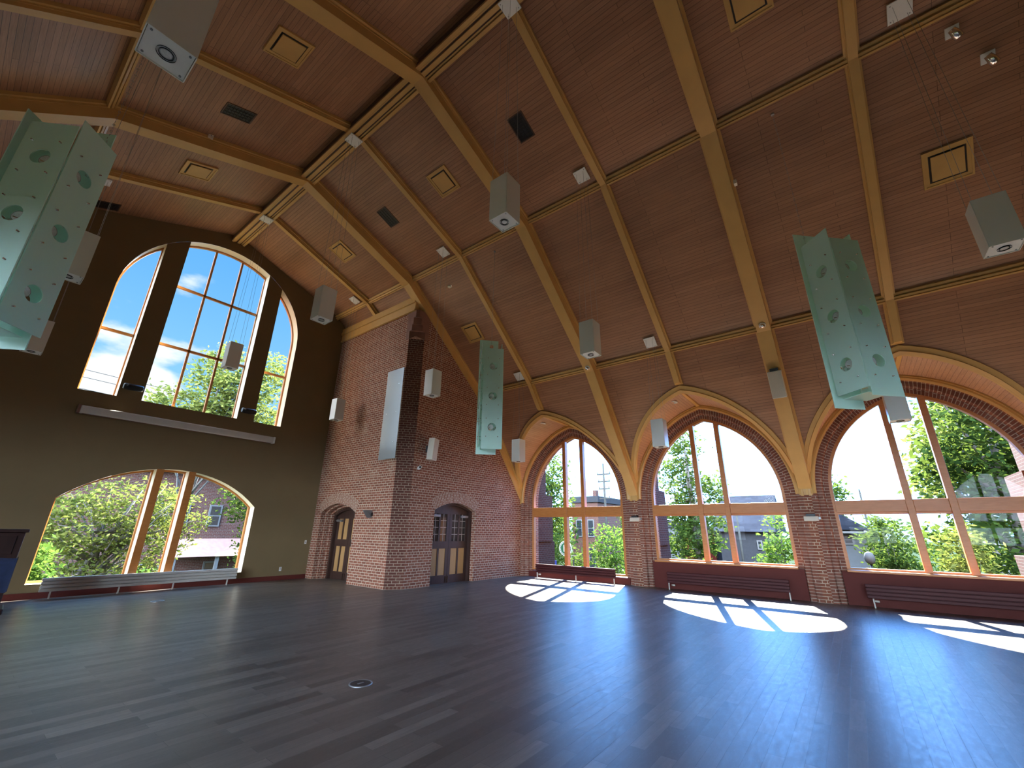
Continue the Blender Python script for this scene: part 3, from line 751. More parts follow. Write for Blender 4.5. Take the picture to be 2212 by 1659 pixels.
# ------------------------------------------------------------------ pendant box lights
def pendant(label, x, y, zb, zt, slope):
    r = thing('pendant_light', label, 'light', (x, y, zb), 0, 'white box pendants on thin wires')
    S, Hh = .16, .73
    mb = MB()
    for i, (sx_, sy_) in enumerate(((1, 0), (-1, 0), (0, 1), (0, -1))):
        c_ = (sx_ * S, sy_ * S, Hh / 2)
        mb.obox(c_, (.004 if sx_ else S - .002, 0, 0), (0, .004 if sy_ else S - .002, 0), (0, 0, Hh / 2))
    mb.box(-S, S, -S, S, Hh - .012, Hh)
    mb.build('shade', M['frostbox'], r, fix=True)
    mb = MB(); mb.box(-S + .008, S - .008, -S + .008, S - .008, .010, .022); pl = mb.build('bottom_plate', M['white'], r)
    mb = MB(); mb.lathe([(.066, .000), (.066, .012), (.050, .012), (.050, .000)], 28, cap=False); mb.loft
    rg = mb.build('lamp_ring', M['black'], pl)
    mb = MB(); mb.lathe([(.050, .006), (.03, .003), (.001, .002)], 24); mb.build('lens', M['lens'], pl)
    for sx_ in (1, -1):
        for sy_ in (1, -1):
            mb = MB(); mb.lathe([(.009, .002), (.009, .012)], 10, (sx_ * .125, sy_ * .125, 0)); mb.build('screw', M['steel'], pl)
            mb = MB(); mb.tube([(sx_ * .14, sy_ * .14, Hh - .02), (sx_ * .115 + .004, sy_ * .115, (Hh + zt - zb) * .5), (sx_ * .09, sy_ * .09, zt - zb + slope * sx_ * .09)], .0026, 5); mb.build('wire', M['wire'], r)
    u = Vector((1, 0, slope)).normalized(); q = Vector((-u.z, 0, u.x))
    mb = MB(); mb.obox((0, 0, zt - zb), u * .16, (0, .16, 0), q * .016); cp = mb.build('ceiling_plate', M['white'], r, bevel=.004)
    for sx_ in (1, -1):
        for sy_ in (1, -1):
            p = u * (sx_ * .12) + Vector((0, sy_ * .12, zt - zb)) - q * .016
            mb = MB(); mb.lathe([(.010, -.006), (.010, .0)], 8, tuple(p)); mb.build('plate_screw', M['steel'], cp)
    return r
sU = (BP[1][1] - BP[0][1]) / BP[1][0]; sM = (BP[2][1] - BP[1][1]) / (BP[2][0] - BP[1][0])
def ceil_z(x): return zroof(x) - .06
def slope_at(x): return (sU if abs(x) < BP[1][0] else sM) * (1 if x > 0 else -1)
PEND = [
 ('white box pendant at ridge height in front of the round-headed window', .02, 12.95, 5.76, 10.82),
 ('white box pendant under the ridge, beside the round-headed window', .02, 8.15, 5.77, 10.82),
 ('white box pendant under the ridge, highest one near the photo centre', .10, 3.25, 5.90, 10.82),
 ('white box pendant against the corner of the end wall and brick tower', 3.62, 13.40, 5.10, None),
 ('white box pendant in front of the brick tower', 3.58, 8.55, 5.08, None),
 ('white box pendant in front of the second broad beam, centre right', 3.52, 3.66, 5.06, None),
 ('white box pendant cut by the right edge, below a golden hatch', 3.57, -2.20, 5.10, None),
 ('white box pendant low beside the arch nearest the tower', 7.40, 8.41, 3.76, None),
 ('white box pendant low in front of the middle arched window', 7.37, 3.67, 3.75, None),
 ('white box pendant hanging behind the right-hand glass chandelier', 7.40, -1.13, 3.78, None),
 ('white box pendant behind the left glass chandelier, upper of the two', -3.62, 8.50, 5.05, None),
 ('white box pendant behind the left glass chandelier, lower of the two', -3.55, 13.41, 5.12, None),
 ('largest white box pendant, cut by the top edge at upper left', -3.72, 3.63, 5.14, None)]
for lb, x, y, zb_, zt in PEND:
    if zt is None: pendant(lb, x, y, zb_, ceil_z(x), slope_at(x))
    else: pendant(lb, x, y, zb_, zt, 0.0)

# ------------------------------------------------------------------ frosted glass chandeliers
def holed_panel(w_, z0, z1, holes, rad, th):
    """panel in the xz plane, faces at y = +-th/2, with round holes"""
    mb = MB(); n = 24; xs0, xs1 = -w_ / 2, w_ / 2
    zs = [z0]
    for h in holes: zs += [h - .19, h + .19]
    zs.append(z1)
    for y in (-th / 2, th / 2):
        for i in range(len(zs) - 1):
            a, bq = zs[i], zs[i + 1]
            if i % 2 == 0: mb.face([(xs0, y, a), (xs1, y, a), (xs1, y, bq), (xs0, y, bq)]); continue
            hc = (a + bq) / 2; inner = []; outer = []
            for j in range(n + 1):
                t_ = 2 * PI * j / n; cx_, sz_ = math.cos(t_), math.sin(t_)
                inner.append((rad * cx_, y, hc + rad * sz_))
                k_ = min((w_ / 2) / max(abs(cx_), 1e-6), .19 / max(abs(sz_), 1e-6)); outer.append((k_ * cx_, y, hc + k_ * sz_))
            mb.loft([inner, outer])
            for cxs in (1, -1):
                for czs in (1, -1):
                    cn = (cxs * w_ / 2, y, hc + czs * .19)
                    q = [p for p in outer if p[0] * cxs > 0 and (p[2] - hc) * czs > 0]
                    e_x = [p for p in outer[:-1] if abs(p[0] - cxs * w_ / 2) < 1e-5 and (p[2] - hc) * czs >= -1e-6]
                    e_z = [p for p in outer[:-1] if abs(p[2] - hc - czs * .19) < 1e-5 and p[0] * cxs >= -1e-6]
                    if e_x and e_z:
                        p1 = max(e_x, key=lambda p: (p[2] - hc) * czs); p2 = max(e_z, key=lambda p: p[0] * cxs)
                        mb.face([p1, cn, p2])
    for h in holes:
        mb.loft([[(rad * math.cos(2 * PI * j / n), y, h + rad * math.sin(2 * PI * j / n)) for j in range(n + 1)] for y in (-th / 2, th / 2)])
    for a, bq in (((xs0, z0), (xs1, z0)), ((xs1, z0), (xs1, z1)), ((xs1, z1), (xs0, z1)), ((xs0, z1), (xs0, z0))):
        mb.face([(a[0], -th / 2, a[1]), (bq[0], -th / 2, bq[1]), (bq[0], th / 2, bq[1]), (a[0], th / 2, a[1])])
    return mb
def place(ob, rz, off):
    ob.rotation_euler = (0, 0, rz); ob.location = off
CH0 = 3.45
def chandelier(label, x, y, ztop, chain_dx):
    r = thing('glass_chandelier', label, 'chandelier', (x, y, CH0), 0, 'frosted glass box chandeliers')
    holes = (.60, 1.42, 2.24); D = .27
    spec = [(-3 * PI / 4, 0.05, 2.75, .05), (-PI / 4, .17, 2.92, .05), (PI / 4, .0, 3.22, .05), (3 * PI / 4, .17, 2.90, .05)]
    for a, z0, z1, sh in spec:
        # outward normal at angle a ; local -y of panel points outwards
        rz = a + PI / 2; n = Vector((math.cos(a), math.sin(a), 0)); t_ = Vector((-n.y, n.x, 0))
        mb = holed_panel(.52, z0, z1, holes, .105, .012); p = mb.build('glass_panel', M['frost'], r, fix=True); place(p, rz, n * D + t_ * sh)
        for h in holes:
            for hx in (-.15, .15):
                for hz in (-.24, .22):
                    mb = MB(); mb.lathe([(.009, -.03), (.009, .05)], 8, (hx, 0, h + hz), 'y'); mb.build('standoff', M['chrome'], p)
            mb = MB(); mb.lathe([(.03, .17), (.062, .12), (.066, .07)], 20, (-.02, 0, h + .02), 'y', cap=False); mb.lathe([(.064, .075), (.03, .085), (.002, .088)], 20, (-.02, 0, h + .02), 'y', m=1, cap=False)
            mb.build('lamp_head', [M['chrome'], M['lens']], p, fix=False)
    mb = MB()
    mb.box(-.035, .035, -.035, .035, .25, 2.95)
    for h in holes: mb.box(-.15, .15, -.15, .15, h - .005, h + .005)
    mb.build('centre_frame', M['chrome'], r)
    mb = MB(); mb.box(-.20, .20, -.20, .20, .12, .13); q = mb.build('diffuser_plate', M['frost'], r); q.rotation_euler = (0, 0, PI / 4)
    mb = MB(); zc = ztop - CH0; n_ = int((zc - 2.95) / .06)
    for i in range(n_):
        z = 2.95 + (zc - 2.95) * i / n_; hz = (zc - 2.95) / n_ * .62
        w2 = .010; cx_ = chain_dx[0] * 1.0; cy_ = chain_dx[1]
        pts = [(cx_ + (w2 if i % 2 else 0) * q_, cy_ + (0 if i % 2 else w2) * q_, z + dz_) for q_, dz_ in ((0, 0), (1, hz * .3), (1, hz * .8), (0, hz * 1.1), (-1, hz * .8), (-1, hz * .3), (0, 0))]
        mb.tube(pts, .0032, 4, cap=False)
    mb.build('chain', M['wire'], r)
    mb = MB(); mb.lathe([(.03, zc - .02), (.03, zc + .01)], 14, (chain_dx[0], chain_dx[1], 0)); mb.build('ceiling_hook', M['steel'], r)
    return r
chandelier('frosted glass chandelier in the middle, beside the brick tower', 4.20, 6.97, zroof(4.2) - .02, (0.0, 0.0))
chandelier('large frosted glass chandelier at right, in front of an arched window', 4.16, -.52, zroof(4.16) - .02, (0.0, .26))
chandelier('frosted glass chandelier cut by the left edge, glowing blue', -4.08, 7.00, zroof(4.08) - .02, (0.28, .10))

# frosted panel on the tower face
r = thing('glass_wall_light', 'tall frosted glass panel fixed flat on the left face of the brick tower', 'wall light', (TX - .08, 11.16, 3.66))
mb = MB(); mb.box(-.006, .006, -.42, .42, 0, 2.98); p = mb.build('glass_panel', M['frostwall'], r)
for z in (.52, 1.48, 2.44):
    mb = MB(); mb.box(.02, .07, -.36, .36, z - .015, z + .015); mb.build('bracket', M['steel'], r)
    for y in (-.25, .25):
        mb = MB(); mb.lathe([(.010, -.02), (.010, .03)], 10, (0, y, z), 'x'); mb.build('standoff', M['chrome'], p)
mb = MB(); mb.box(.0, .012, -.425, -.41, .5, 2.45); mb.build('edge_strip', M['white'], r)

# ------------------------------------------------------------------ ceiling fittings
def on_slope(x, d=0.0):
    s = slope_at(x); u = Vector((1, 0, s)).normalized(); q = Vector((s, 0, -1)).normalized()     # q into the room
    return Vector((x, 0, zroof(x))) + q * d, u, q
def hatch(label, x, y):
    P, u, q = on_slope(x); P.y = y
    r = thing('ceiling_hatch', label, 'hatch', tuple(P), 0, 'square golden ceiling hatches'); V = Vector((0, 1, 0))
    mb = MB(); a, bq = .34, .255
    for o0, o1, h_ in ((a, a - .03, .035), (a - .03, bq, .022)):
        for sg in (1, -1):
            c_ = (o0 + o1) / 2; hw = (o0 - o1) / 2
            mb.obox(u * (sg * c_) + q * h_ / 2, u * hw, V * o0, q * (h_ / 2)); mb.obox(V * (sg * c_) + q * h_ / 2, u * o1, V * hw, q * (h_ / 2))
    mb.build('hatch_frame', M['gold'], r)
    mb = MB(); mb.obox(q * .035, u * .225, V * .225, q * .012); mb.build('hatch_panel', M['gold'], r, bevel=.006)
    mb = MB(); mb.obox(q * .008, u * .25, V * .25, q * .006); mb.build('hatch_gap_shade', M['vent'], r)  # dark sheet paints the shadow in the gap around the panel
HT = [('golden ceiling hatch upper left, largest on the left slope', -2.12, 6.92), ('golden ceiling hatch on the left slope toward the end wall', -2.09, 11.83),
      ('golden ceiling hatch on the right slope beside the second narrow rafter', 2.03, 6.98), ('golden ceiling hatch on the right slope above the round-headed window corner', 2.09, 11.88),
      ('golden ceiling hatch low behind the middle glass chandelier', 5.86, 9.28), ('golden ceiling hatch above the pendant at the right edge', 5.83, -2.64),
      ('golden ceiling hatch cut by the top edge at right', 2.27, -.26)]
for h in HT: hatch(*h)
def vent(label, x, y):
    P, u, q = on_slope(x); P.y = y; V = Vector((0, 1, 0))
    r = thing('ceiling_vent', label, 'vent', tuple(P), 0, 'dark louvred ceiling vents')
    mb = MB(); a, bq = .20, .30
    for sg in (1, -1):
        mb.obox(V * sg * (a - .012) + q * .008, u * bq, V * .012, q * .008); mb.obox(u * sg * (bq - .012) + q * .008, u * .012, V * (a - .024), q * .008)
    mb.build('vent_frame', M['darkwood'], r)
    mb = MB(); mb.obox(q * .003, u * (bq - .02), V * (a - .02), q * .002)
    mb.build('backing', M['black'], r)
    mb = MB()
    for i in range(9):
        t_ = -bq + .04 + (2 * bq - .08) * i / 8; mb.obox(u * t_ + q * .008, u * .006, V * (a - .024), q * .006)
    for i in range(3): mb.obox(V * (-.09 + .09 * i) + q * .009, u * (bq - .024), V * .003, q * .005)
    mb.build('louvre', M['vent'], r)
for vv in (('dark ceiling vent on the left slope between two beams', -2.13, 9.20), ('dark ceiling vent on the right slope beside the highest pendant wires', 1.99, 4.37),
           ('dark ceiling vent on the right slope nearest the end wall bay', 2.0, 9.32), ('dark ceiling vent just above the end wall at left', -3.30, 14.72)): vent(*vv)
def spot(label, x, y):
    P, u, q = on_slope(x); P.y = y; V = Vector((0, 1, 0))
    r = thing('spotlight', label, 'spotlight', tuple(P), 0, 'pair of chrome ceiling spotlights')
    mb = MB(); mb.obox(q * .012, u * .085, V * .085, q * .012); mb.build('mounting_plate', M['white'], r, bevel=.004)
    d = Vector((.55, -.45, -.70)).normalized(); s0 = q * .09
    mb = MB(); mb.tube([q * .02, s0], .015, 8); mb.build('arm', M['black'], r)
    mb = MB(); mb.tube([s0 - d * .05, s0 - d * .045, s0 + d * .05, s0 + d * .13], [.03, .05, .062, .066], 16); hd = mb.build('lamp_head', M['chrome'], r)
    mb = MB(); mb.tube([s0 + d * .128, s0 + d * .134], .058, 16); mb.build('lens', M['black'], hd)
spot('small chrome ceiling spotlight, upper of the pair at top right', 4.22, -2.82); spot('small chrome ceiling spotlight, lower of the pair at top right', 4.69, -3.21)
def disc_light(label, y, k):
    yc = SY[k]; za = archz(.40, y - yc); n = Vector((0, (y - yc) / 2.6, -1)).normalized(); u = Vector((1, 0, 0)); V = n.cross(u)
    r = thing('recessed_light', label, 'light', (9.05, y, za), 0, 'round recessed lights in the dormers')
    def ring(rad, h): return [u * rad * math.cos(2 * PI * j / 24) + V * rad * math.sin(2 * PI * j / 24) + n * h for j in range(24)]
    mb = MB(); mb.loft([ring(.12, -.01), ring(.12, .018), ring(.085, .022), ring(.085, .004)], closed=True, smooth=True); mb.build('trim_ring', M['white'], r, fix=False)
    mb = MB(); mb.loft([ring(.086, .006), ring(.03, .004), ring(.002, .003)], closed=True); mb.build('lens', M['lens'], r, fix=False)
disc_light('round white recessed light inside the dormer nearest the tower', SY[1] + .42, 1); disc_light('round white recessed light inside the middle dormer', SY[2] + .42, 2)
disc_light('round white recessed light inside the dormer behind the right-hand chandelier', SY[3] + .42, 3)
def smallbox(label, p, cat='junction box', name='junction_box', s=(.05, .03, .05)):
    r = thing(name, label, cat, tuple(p)); mb = MB(); mb.box(-s[0], s[0], -s[1], s[1], -s[2], s[2]); mb.build('housing', M['offwhite'], r, bevel=.005)
    mb = MB(); mb.lathe([(.012, -s[1] - .006), (.012, -s[1])], 10, (0, 0, 0), 'y'); mb.build('led', M['steel'], r)
smallbox('small white box on the side of the broad beam at right', (4.66, .864 - .235, 8.70)); smallbox('small white box on the side of the beam over the left slope', (-2.30, 10.518 - .235, 10.28))
def dome(label, p, n):
    n = Vector(n).normalized(); u = n.orthogonal().normalized(); V = n.cross(u)
    r = thing('beam_sensor', label, 'sensor', p, 0, 'clear dome sensors on the beams')
    def ring(rad, h): return [u * rad * math.cos(2 * PI * j / 20) + V * rad * math.sin(2 * PI * j / 20) + n * h for j in range(20)]
    mb = MB(); mb.loft([ring(.075, 0), ring(.075, .025), ring(.06, .035)], closed=True, cap=True); mb.build('base', M['white'], r)
    mb = MB(); mb.loft([ring(.06 * math.cos(a * PI / 14), .035 + .065 * math.sin(a * PI / 14)) for a in range(7)], closed=True, smooth=True, cap=True); mb.build('dome', M['chrome'], r)
NM = Vector((SOF[2][1] - SOF[1][1], 0, -(SOF[2][0] - SOF[1][0]))).normalized()
dome('chrome dome sensor under the broad beam left of the middle arch', (7.34, 5.69, 6.46), NM); dome('chrome dome sensor under the broad beam above the grey loudspeaker', (7.31, .864, 6.48), NM)
mb = MB(); P, u, q = on_slope(4.5); V = Vector((0, 1, 0)); mb.lathe([(.07, 0), (.07, -.035), (.05, -.05), (.002, -.055)], 20, (P.x, 9.15, P.z))
tag(mb.build('smoke_detector', M['offwhite']), 'small round smoke detector on the boards above the tower edge', 'smoke detector')

# loudspeaker on the third broad beam and on the tower, dark ones on the window piers
def speaker(label, loc, rz, tilt, w_, d_, h_, body, face):
    r = thing('loudspeaker', label, 'loudspeaker', loc, rz); r.rotation_euler = (tilt, 0, rz)
    mb = MB(); f = .72; rows = []
    for z in (0, h_):
        rows.append([(-w_ / 2, 0, z), (w_ / 2, 0, z), (w_ / 2 * f, d_, z), (-w_ / 2 * f, d_, z)])
    mb.loft(rows, closed=True, cap=True); mb.build('cabinet', body, r, bevel=.008)
    mb = MB(); mb.box(-w_ / 2 + .015, w_ / 2 - .015, -.008, .0, .015, h_ - .015); mb.build('grille', face, r)
    mb = MB(); mb.box(-.03, .03, -.011, -.008, .03, .045); mb.build('badge', M['steel'], r)
    mb = MB(); mb.box(-.04, .04, d_, d_ + .10, h_ * .35, h_ * .65); mb.build('bracket', M['black'], r)
    return r
sp = speaker('beige loudspeaker mounted on the tower beside the double door arch', (5.20, TY - .36, 3.66), math.radians(24), math.radians(4), .36, .22, .68, M['offwhite'], M['greymesh'])
r = thing('loudspeaker', 'grey loudspeaker under the broad beam left of the right-hand chandelier', 'loudspeaker', (8.17, .864, 5.30))
ul = Vector((SOF[3][0] - SOF[2][0], 0, SOF[3][1] - SOF[2][1])).normalized(); nl = Vector((ul.z, 0, -ul.x)).normalized(); V = Vector((0, 1, 0))
base = Vector((SOF[2][0] + (SOF[3][0] - SOF[2][0]) * .30, 0, SOF[2][1] + (SOF[3][1] - SOF[2][1]) * .30)); base = base + nl * .21 - Vector((8.17, 0, 5.30))
ud = Vector((.36, 0, -1)).normalized(); nd = Vector((ud.z, 0, -ud.x)).normalized()
mb = MB(); mb.obox(base, ud * .34, V * .155, nd * .11); mb.build('cabinet', M['offwhite'], r, bevel=.012)
mb = MB(); mb.obox(base + nd * .112, ud * .32, V * .14, nd * .004); mb.build('grille', M['greymesh'], r)
mb = MB(); mb.obox(base - ud * .37 - nd * .03, ud * .04, V * .09, nd * .06); mb.build('bracket', M['black'], r)
for lb, x in (('dark loudspeaker at the foot of the left window pier, end wall', -1.50), ('dark loudspeaker at the foot of the right window pier, end wall', 1.44)):
    r = thing('loudspeaker', lb, 'loudspeaker', (x, YE - .14, 5.16), 0, 'dark loudspeakers below the round-headed window')
    mb = MB(); mb.lathe([(.07, -.21), (.085, -.18), (.09, 0), (.085, .18), (.07, .21)], 16, (0, 0, 0), 'x'); mb.build('cabinet', M['black'], r)
    mb = MB(); mb.box(-.03, .03, .06, .14, -.03, .03); mb.build('bracket', M['steel'], r)
    mb = MB(); mb.lathe([(.004, -.02), (.03, -.015)], 12, (-.15, -.085, .02), 'y'); mb.build('horn', M['steel'], r)
# projection screen housing
r = thing('projection_screen', 'long white projection screen housing below the round-headed window', 'projection screen', (0, YE - .10, 4.36))
mb = MB(); mb.box(-2.36, 2.36, -.08, .08, -.10, .10); mb.build('housing', M['radwhite'], r, bevel=.03)
for sg in (1, -1):
    mb = MB(); mb.box(sg * 2.38 - .025, sg * 2.38 + .025, -.085, .085, -.105, .105); mb.build('end_cap', M['white' if sg > 0 else 'stone'], r)
mb = MB(); mb.box(-2.3, 2.3, -.02, .0, -.115, -.10); mb.build('screen_edge', M['stone'], r)

# ------------------------------------------------------------------ radiators
def radiator(label, p0, length, axis, n, z0, z1, mat, legs, name, dep=.10, valve=True):
    """finned panel radiator; axis 'y' along the arched wall facing -x, axis 'x' along the end wall facing -y"""
    r = thing(name, label, 'radiator', (p0[0], p0[1], 0))
    def B(a0, a1, d0, d1, za, zb_):
        mb = MB()
        if axis == 'y': mb.box(d0, d1, a0, a1, za, zb_)
        else: mb.box(a0, a1, d0, d1, za, zb_)
        return mb
    h_ = (z1 - z0) / n
    for i in range(n): B(-length / 2, length / 2, 0, .045, z0 + i * h_ + .006, z0 + (i + 1) * h_ - .006).build('tube', mat, r, bevel=.010)
    B(-length / 2 + .02, length / 2 - .02, .045, dep, z0 + .01, z1 - .01).build('convector', mat, r)
    for t_ in legs:
        B(t_ - .014, t_ + .014, .02, .05, 0.0, z0 + .02).build('leg', M['radwhite'], r)
    if valve:
        t_ = length / 2 - .06 if axis == 'y' else -length / 2 + .3
        mb = MB(); c_ = (.03, t_ - .10, z0 - .05) if axis == 'y' else (t_, .03, z0 - .05)
        mb.lathe([(.022, -.05), (.026, 0), (.018, .05)], 12, c_, 'y' if axis == 'y' else 'x'); mb.build('valve', M['radwhite'], r)
    return r
radiator('maroon tube radiator standing before the low-silled window by the tower', (XW - .26, 7.99), 3.12, 'y', 4, .18, .48, M['radred'], (-1.5, -.1, 1.5), 'radiator')
radiator('maroon tube radiator under the middle arched window', (XW - .16, 3.21), 3.16, 'y', 4, .18, .49, M['radred'], (-1.55, 1.55), 'radiator')
radiator('maroon tube radiator at far right under the third arched window', (XW - .16, -1.75), 3.65, 'y', 4, .20, .52, M['radred'], (-1.7, 1.72), 'radiator')
radiator('long white tube radiator under the low window of the end wall', (.02, YE - .30), 4.04, 'x', 4, .15, .45, M['radwhite'], (-1.82, -.62, .50, 1.80), 'radiator', valve=False)

# ------------------------------------------------------------------ small wall and floor fittings
def emerg(label, y):
    r = thing('emergency_light', label, 'emergency light', (XW - .005, y, 2.0), 0, 'emergency lights on the brick piers')
    mb = MB(); rows = [[(-.16, yy, -.05), (0, yy, -.05), (0, yy, .07), (-.11, yy, .07)] for yy in (-.16, .16)]
    mb.loft(rows, closed=True, cap=True); mb.build('housing', M['offwhite'], r, bevel=.008)
    mb = MB(); mb.box(-.12, 0, -.10, .10, .07, .13); mb.build('lamp_bracket', M['black'], r)
    mb = MB(); mb.lathe([(.03, 0), (.035, .05)], 12, (-.08, -.185, .02), 'x'); mb.build('lamp_head', M['steel'], r)
emerg('white emergency light on the brick pier between first and middle arches', RY[1]); emerg('white emergency light on the brick pier left of the third arch', RY[2])
r = thing('wall_lamp', 'grey wedge-shaped wall lamp on the left face of the brick tower', 'wall lamp', (TX, 11.80, 2.02))
mb = MB(); rows = [[(-.02, yy, -.10), (0, yy, -.10), (0, yy, .12), (-.20, yy, .12)] for yy in (-.12, .12)]; mb.loft(rows, closed=True, cap=True); mb.build('shade', M['steel'], r, bevel=.006)
mb = MB(); mb.box(-.06, 0, -.16, -.12, -.05, .05); mb.build('bracket', M['black'], r)
r = thing('security_camera', 'small white security camera on the tower below the beige loudspeaker', 'camera', (4.84, TY - .02, 3.40))
mb = MB(); mb.lathe([(.05, 0), (.05, -.03)], 14, (0.06, .02, 0), 'y'); mb.build('base', M['white'], r)
mb = MB(); mb.tube([(.06, 0, 0), (.03, -.06, .01), (0, -.09, .01)], .014, 8); mb.build('arm', M['white'], r)
mb = MB(); mb.tube([(.04, -.07, .03), (-.02, -.15, .01)], .05, 14); hd = mb.build('camera_body', M['white'], r)
mb = MB(); mb.tube([(-.02, -.15, .01), (-.025, -.157, .008)], .035, 14); mb.build('lens', M['black'], hd)
def plate(name, label, x, z):
    r = thing(name, label, 'switch' if 'switch' in name else 'outlet', (x, YE, z)); mb = MB(); mb.box(-.035, .035, -.008, 0, -.06, .06); mb.build('cover_plate', M['white'], r)
    mb = MB()
    if 'switch' in name: mb.box(-.012, .012, -.014, -.008, -.025, .025)
    else: mb.box(-.015, .015, -.010, -.008, .01, .04); mb.box(-.015, .015, -.010, -.008, -.04, -.01)
    mb.build('toggle' if 'switch' in name else 'socket', M['steel'], r)
plate('wall_outlet', 'small white outlet low on the end wall right of the radiator', 3.42, .33); plate('light_switch', 'small white light switch on the end wall beside the tower', 4.12, 1.14)
def floorbox(label, x, y, rad):
    r = thing('floor_box', label, 'floor box', (x, y, 0), 0, 'round floor power boxes')
    mb = MB(); mb.lathe([(rad, 0), (rad, .006), (rad * .9, .009), (rad * .86, .004)], 28, cap=False); mb.build('rim', M['steel'], r)
    mb = MB(); mb.lathe([(rad * .87, .0), (rad * .87, .005)], 28); mb.build('cover', M['vent'], r)
    mb = MB(); mb.box(-rad * .3, rad * .3, -.012, .012, .005, .008); mb.build('handle', M['steel'], r)
floorbox('round dark floor box in the near middle of the floor', -.535, 4.605, .125); floorbox('round dark floor box near the radiator of the end wall', -.31, 12.71, .13)
# cabinet at left edge
r = thing('cabinet', 'tall dark wooden cabinet with navy cloth hung over it, at the left edge', 'cabinet', (-3.16, 13.25, 0), math.radians(-4))
mb = MB(); mb.box(-.50, .50, -.30, .32, .09, 1.44); mb.build('body', M['pianowood'], r, bevel=.01)
mb = MB(); mb.box(-.54, .54, -.34, .36, 1.44, 1.50); mb.build('top', M['pianowood'], r, bevel=.01)
mb = MB(); mb.box(-.57, .57, -.38, .38, 0, .10); mb.build('plinth', M['pianowood'], r, bevel=.02)
for a in (-.40, .08):
    mb = MB(); mb.box(a, a + .32, -.315, -.30, 1.05, 1.38); mb.build('panel', M['pianowood'], r, bevel=.006)
mb = MB(); n_ = 24
rows = []
for i in range(7):
    z = .98 - .60 * i / 6
    rows.append([(x, -.325 - .018 * math.sin(x * 22 + .6) * (i / 6) - .01 * (i / 6), z + .01 * math.sin(x * 9)) for x in lin(-.53, .515, n_)])
mb.loft([[(p[0], -.30, p[2]) for p in rows[0]]] + rows, smooth=True)
rows = [[(.51 + .012 + .012 * math.sin(y * 25) * (i / 6), y, .98 - .60 * i / 6) for y in lin(-.325, .30, 12)] for i in range(7)]
mb.loft(rows, smooth=True)
tag(mb.build('navy_cloth', M['bluecloth'], r, fix=False), 'navy cloth draped around the front')

# ------------------------------------------------------------------ outdoors
GZ = -1.9
mb = MB(); mb.box(-300, 450, -300, 450, GZ - .3, GZ); struct(mb.build('ground', M['lawn']), 'lawn around the hall', 'ground')
mb = MB(); mb.box(19.0, 25.5, -200, 200, GZ, GZ + .02); struct(mb.build('street', M['asphalt']), 'asphalt street beyond the arched windows', 'street')
def tree(name, label, base, h, blobs, nleaf, ls, lm, trunk=.16, group=None, branches=9, seed=1):
    rr = random.Random(seed); r = thing(name, label, 'shrub' if 'shrub' in name else 'tree', base, 0, group)
    mb = MB(); vol = [b_[3] * b_[4] * b_[5] for b_ in blobs]; tot = sum(vol)
    for (cx_, cy_, cz_, rx, ry, rz_), vv in zip(blobs, vol):
        ncl = max(4, int(nleaf * vv / tot / 14))
        for c_ in range(ncl):
            while True:
                p = Vector((rr.uniform(-1, 1), rr.uniform(-1, 1), rr.uniform(-1, 1)))
                if .35 < p.length < 1: break
            p = Vector((cx_ + p.x * rx, cy_ + p.y * ry, cz_ + p.z * rz_))
            for l_ in range(14):
                q = p + Vector((rr.gauss(0, ls * 1.9), rr.gauss(0, ls * 1.9), rr.gauss(0, ls * 1.0)))
                d = Vector((rr.uniform(-1, 1), rr.uniform(-1, 1), rr.uniform(-.7, .4))).normalized(); t_ = d.cross(Vector((rr.uniform(-1, 1), rr.uniform(-1, 1), rr.uniform(-.2, 1)))).normalized()
                s_ = ls * rr.uniform(.6, 1.2)
                mb.face([q - d * s_, q + t_ * s_ * .45, q + d * s_, q - t_ * s_ * .45])
    mb.build('foliage', lm, r, fix=False)
    mb = MB(); top = max(blobs, key=lambda b_: b_[2]); zt = top[2] + top[5] * .5
    path = [Vector((0, 0, 0)), Vector((.05, .04, zt * .35)), Vector((top[0] * .6, top[1] * .6, zt * .7)), Vector((top[0], top[1], zt))]
    mb.tube(path, [trunk, trunk * .8, trunk * .5, trunk * .12], 8)
    for i in range(branches):
        b_ = blobs[i % len(blobs)]; t_ = rr.uniform(.2, .75); o = path[0].lerp(path[3], t_); e = Vector((b_[0] + rr.uniform(-.7, .7) * b_[3], b_[1] + rr.uniform(-.7, .7) * b_[4], max(b_[2] + rr.uniform(-.3, .8) * b_[5], o.z + .2)))
        mb.tube([o, o.lerp(e, .5) + Vector((0, 0, -.1)), e], [trunk * .35, trunk * .22, trunk * .06], 5)
    mb.build('trunk', M['bark'], r)
    return r
G = lambda x, y: (x, y, GZ)
tree('maple_tree', 'leafy tree seen at the left edge of the window nearest the tower', G(20.5, 15.6), 9, [(0, .2, 7.2, 1.4, 1.5, 1.6), (-.3, -.1, 5.2, 1.6, 1.6, 1.5), (.2, .8, 3.4, 1.8, 1.9, 1.6)], 4200, .16, M['leafmid'], .15, seed=3)
tree('street_shrub', 'green bushes behind the round parking sign', G(18.2, 13.3), 4, [(0, 0, 1.5, 1.1, 1.5, 1.5), (.4, -1.4, 1.3, 1.0, 1.0, 1.3), (-.2, 1.0, 2.9, 1.0, 1.0, 1.0)], 3600, .11, M['leafmid'], .06, seed=4)
tree('street_shrub', 'bushy green shrub at the right of the window nearest the tower', G(15.6, 8.75), 4, [(0, 0, 1.4, .8, .9, 1.4), (.2, .5, 2.9, .8, .8, 1.0), (-.3, -.3, .9, .8, .9, .9)], 3200, .10, M['leafbright'], .05, seed=5)
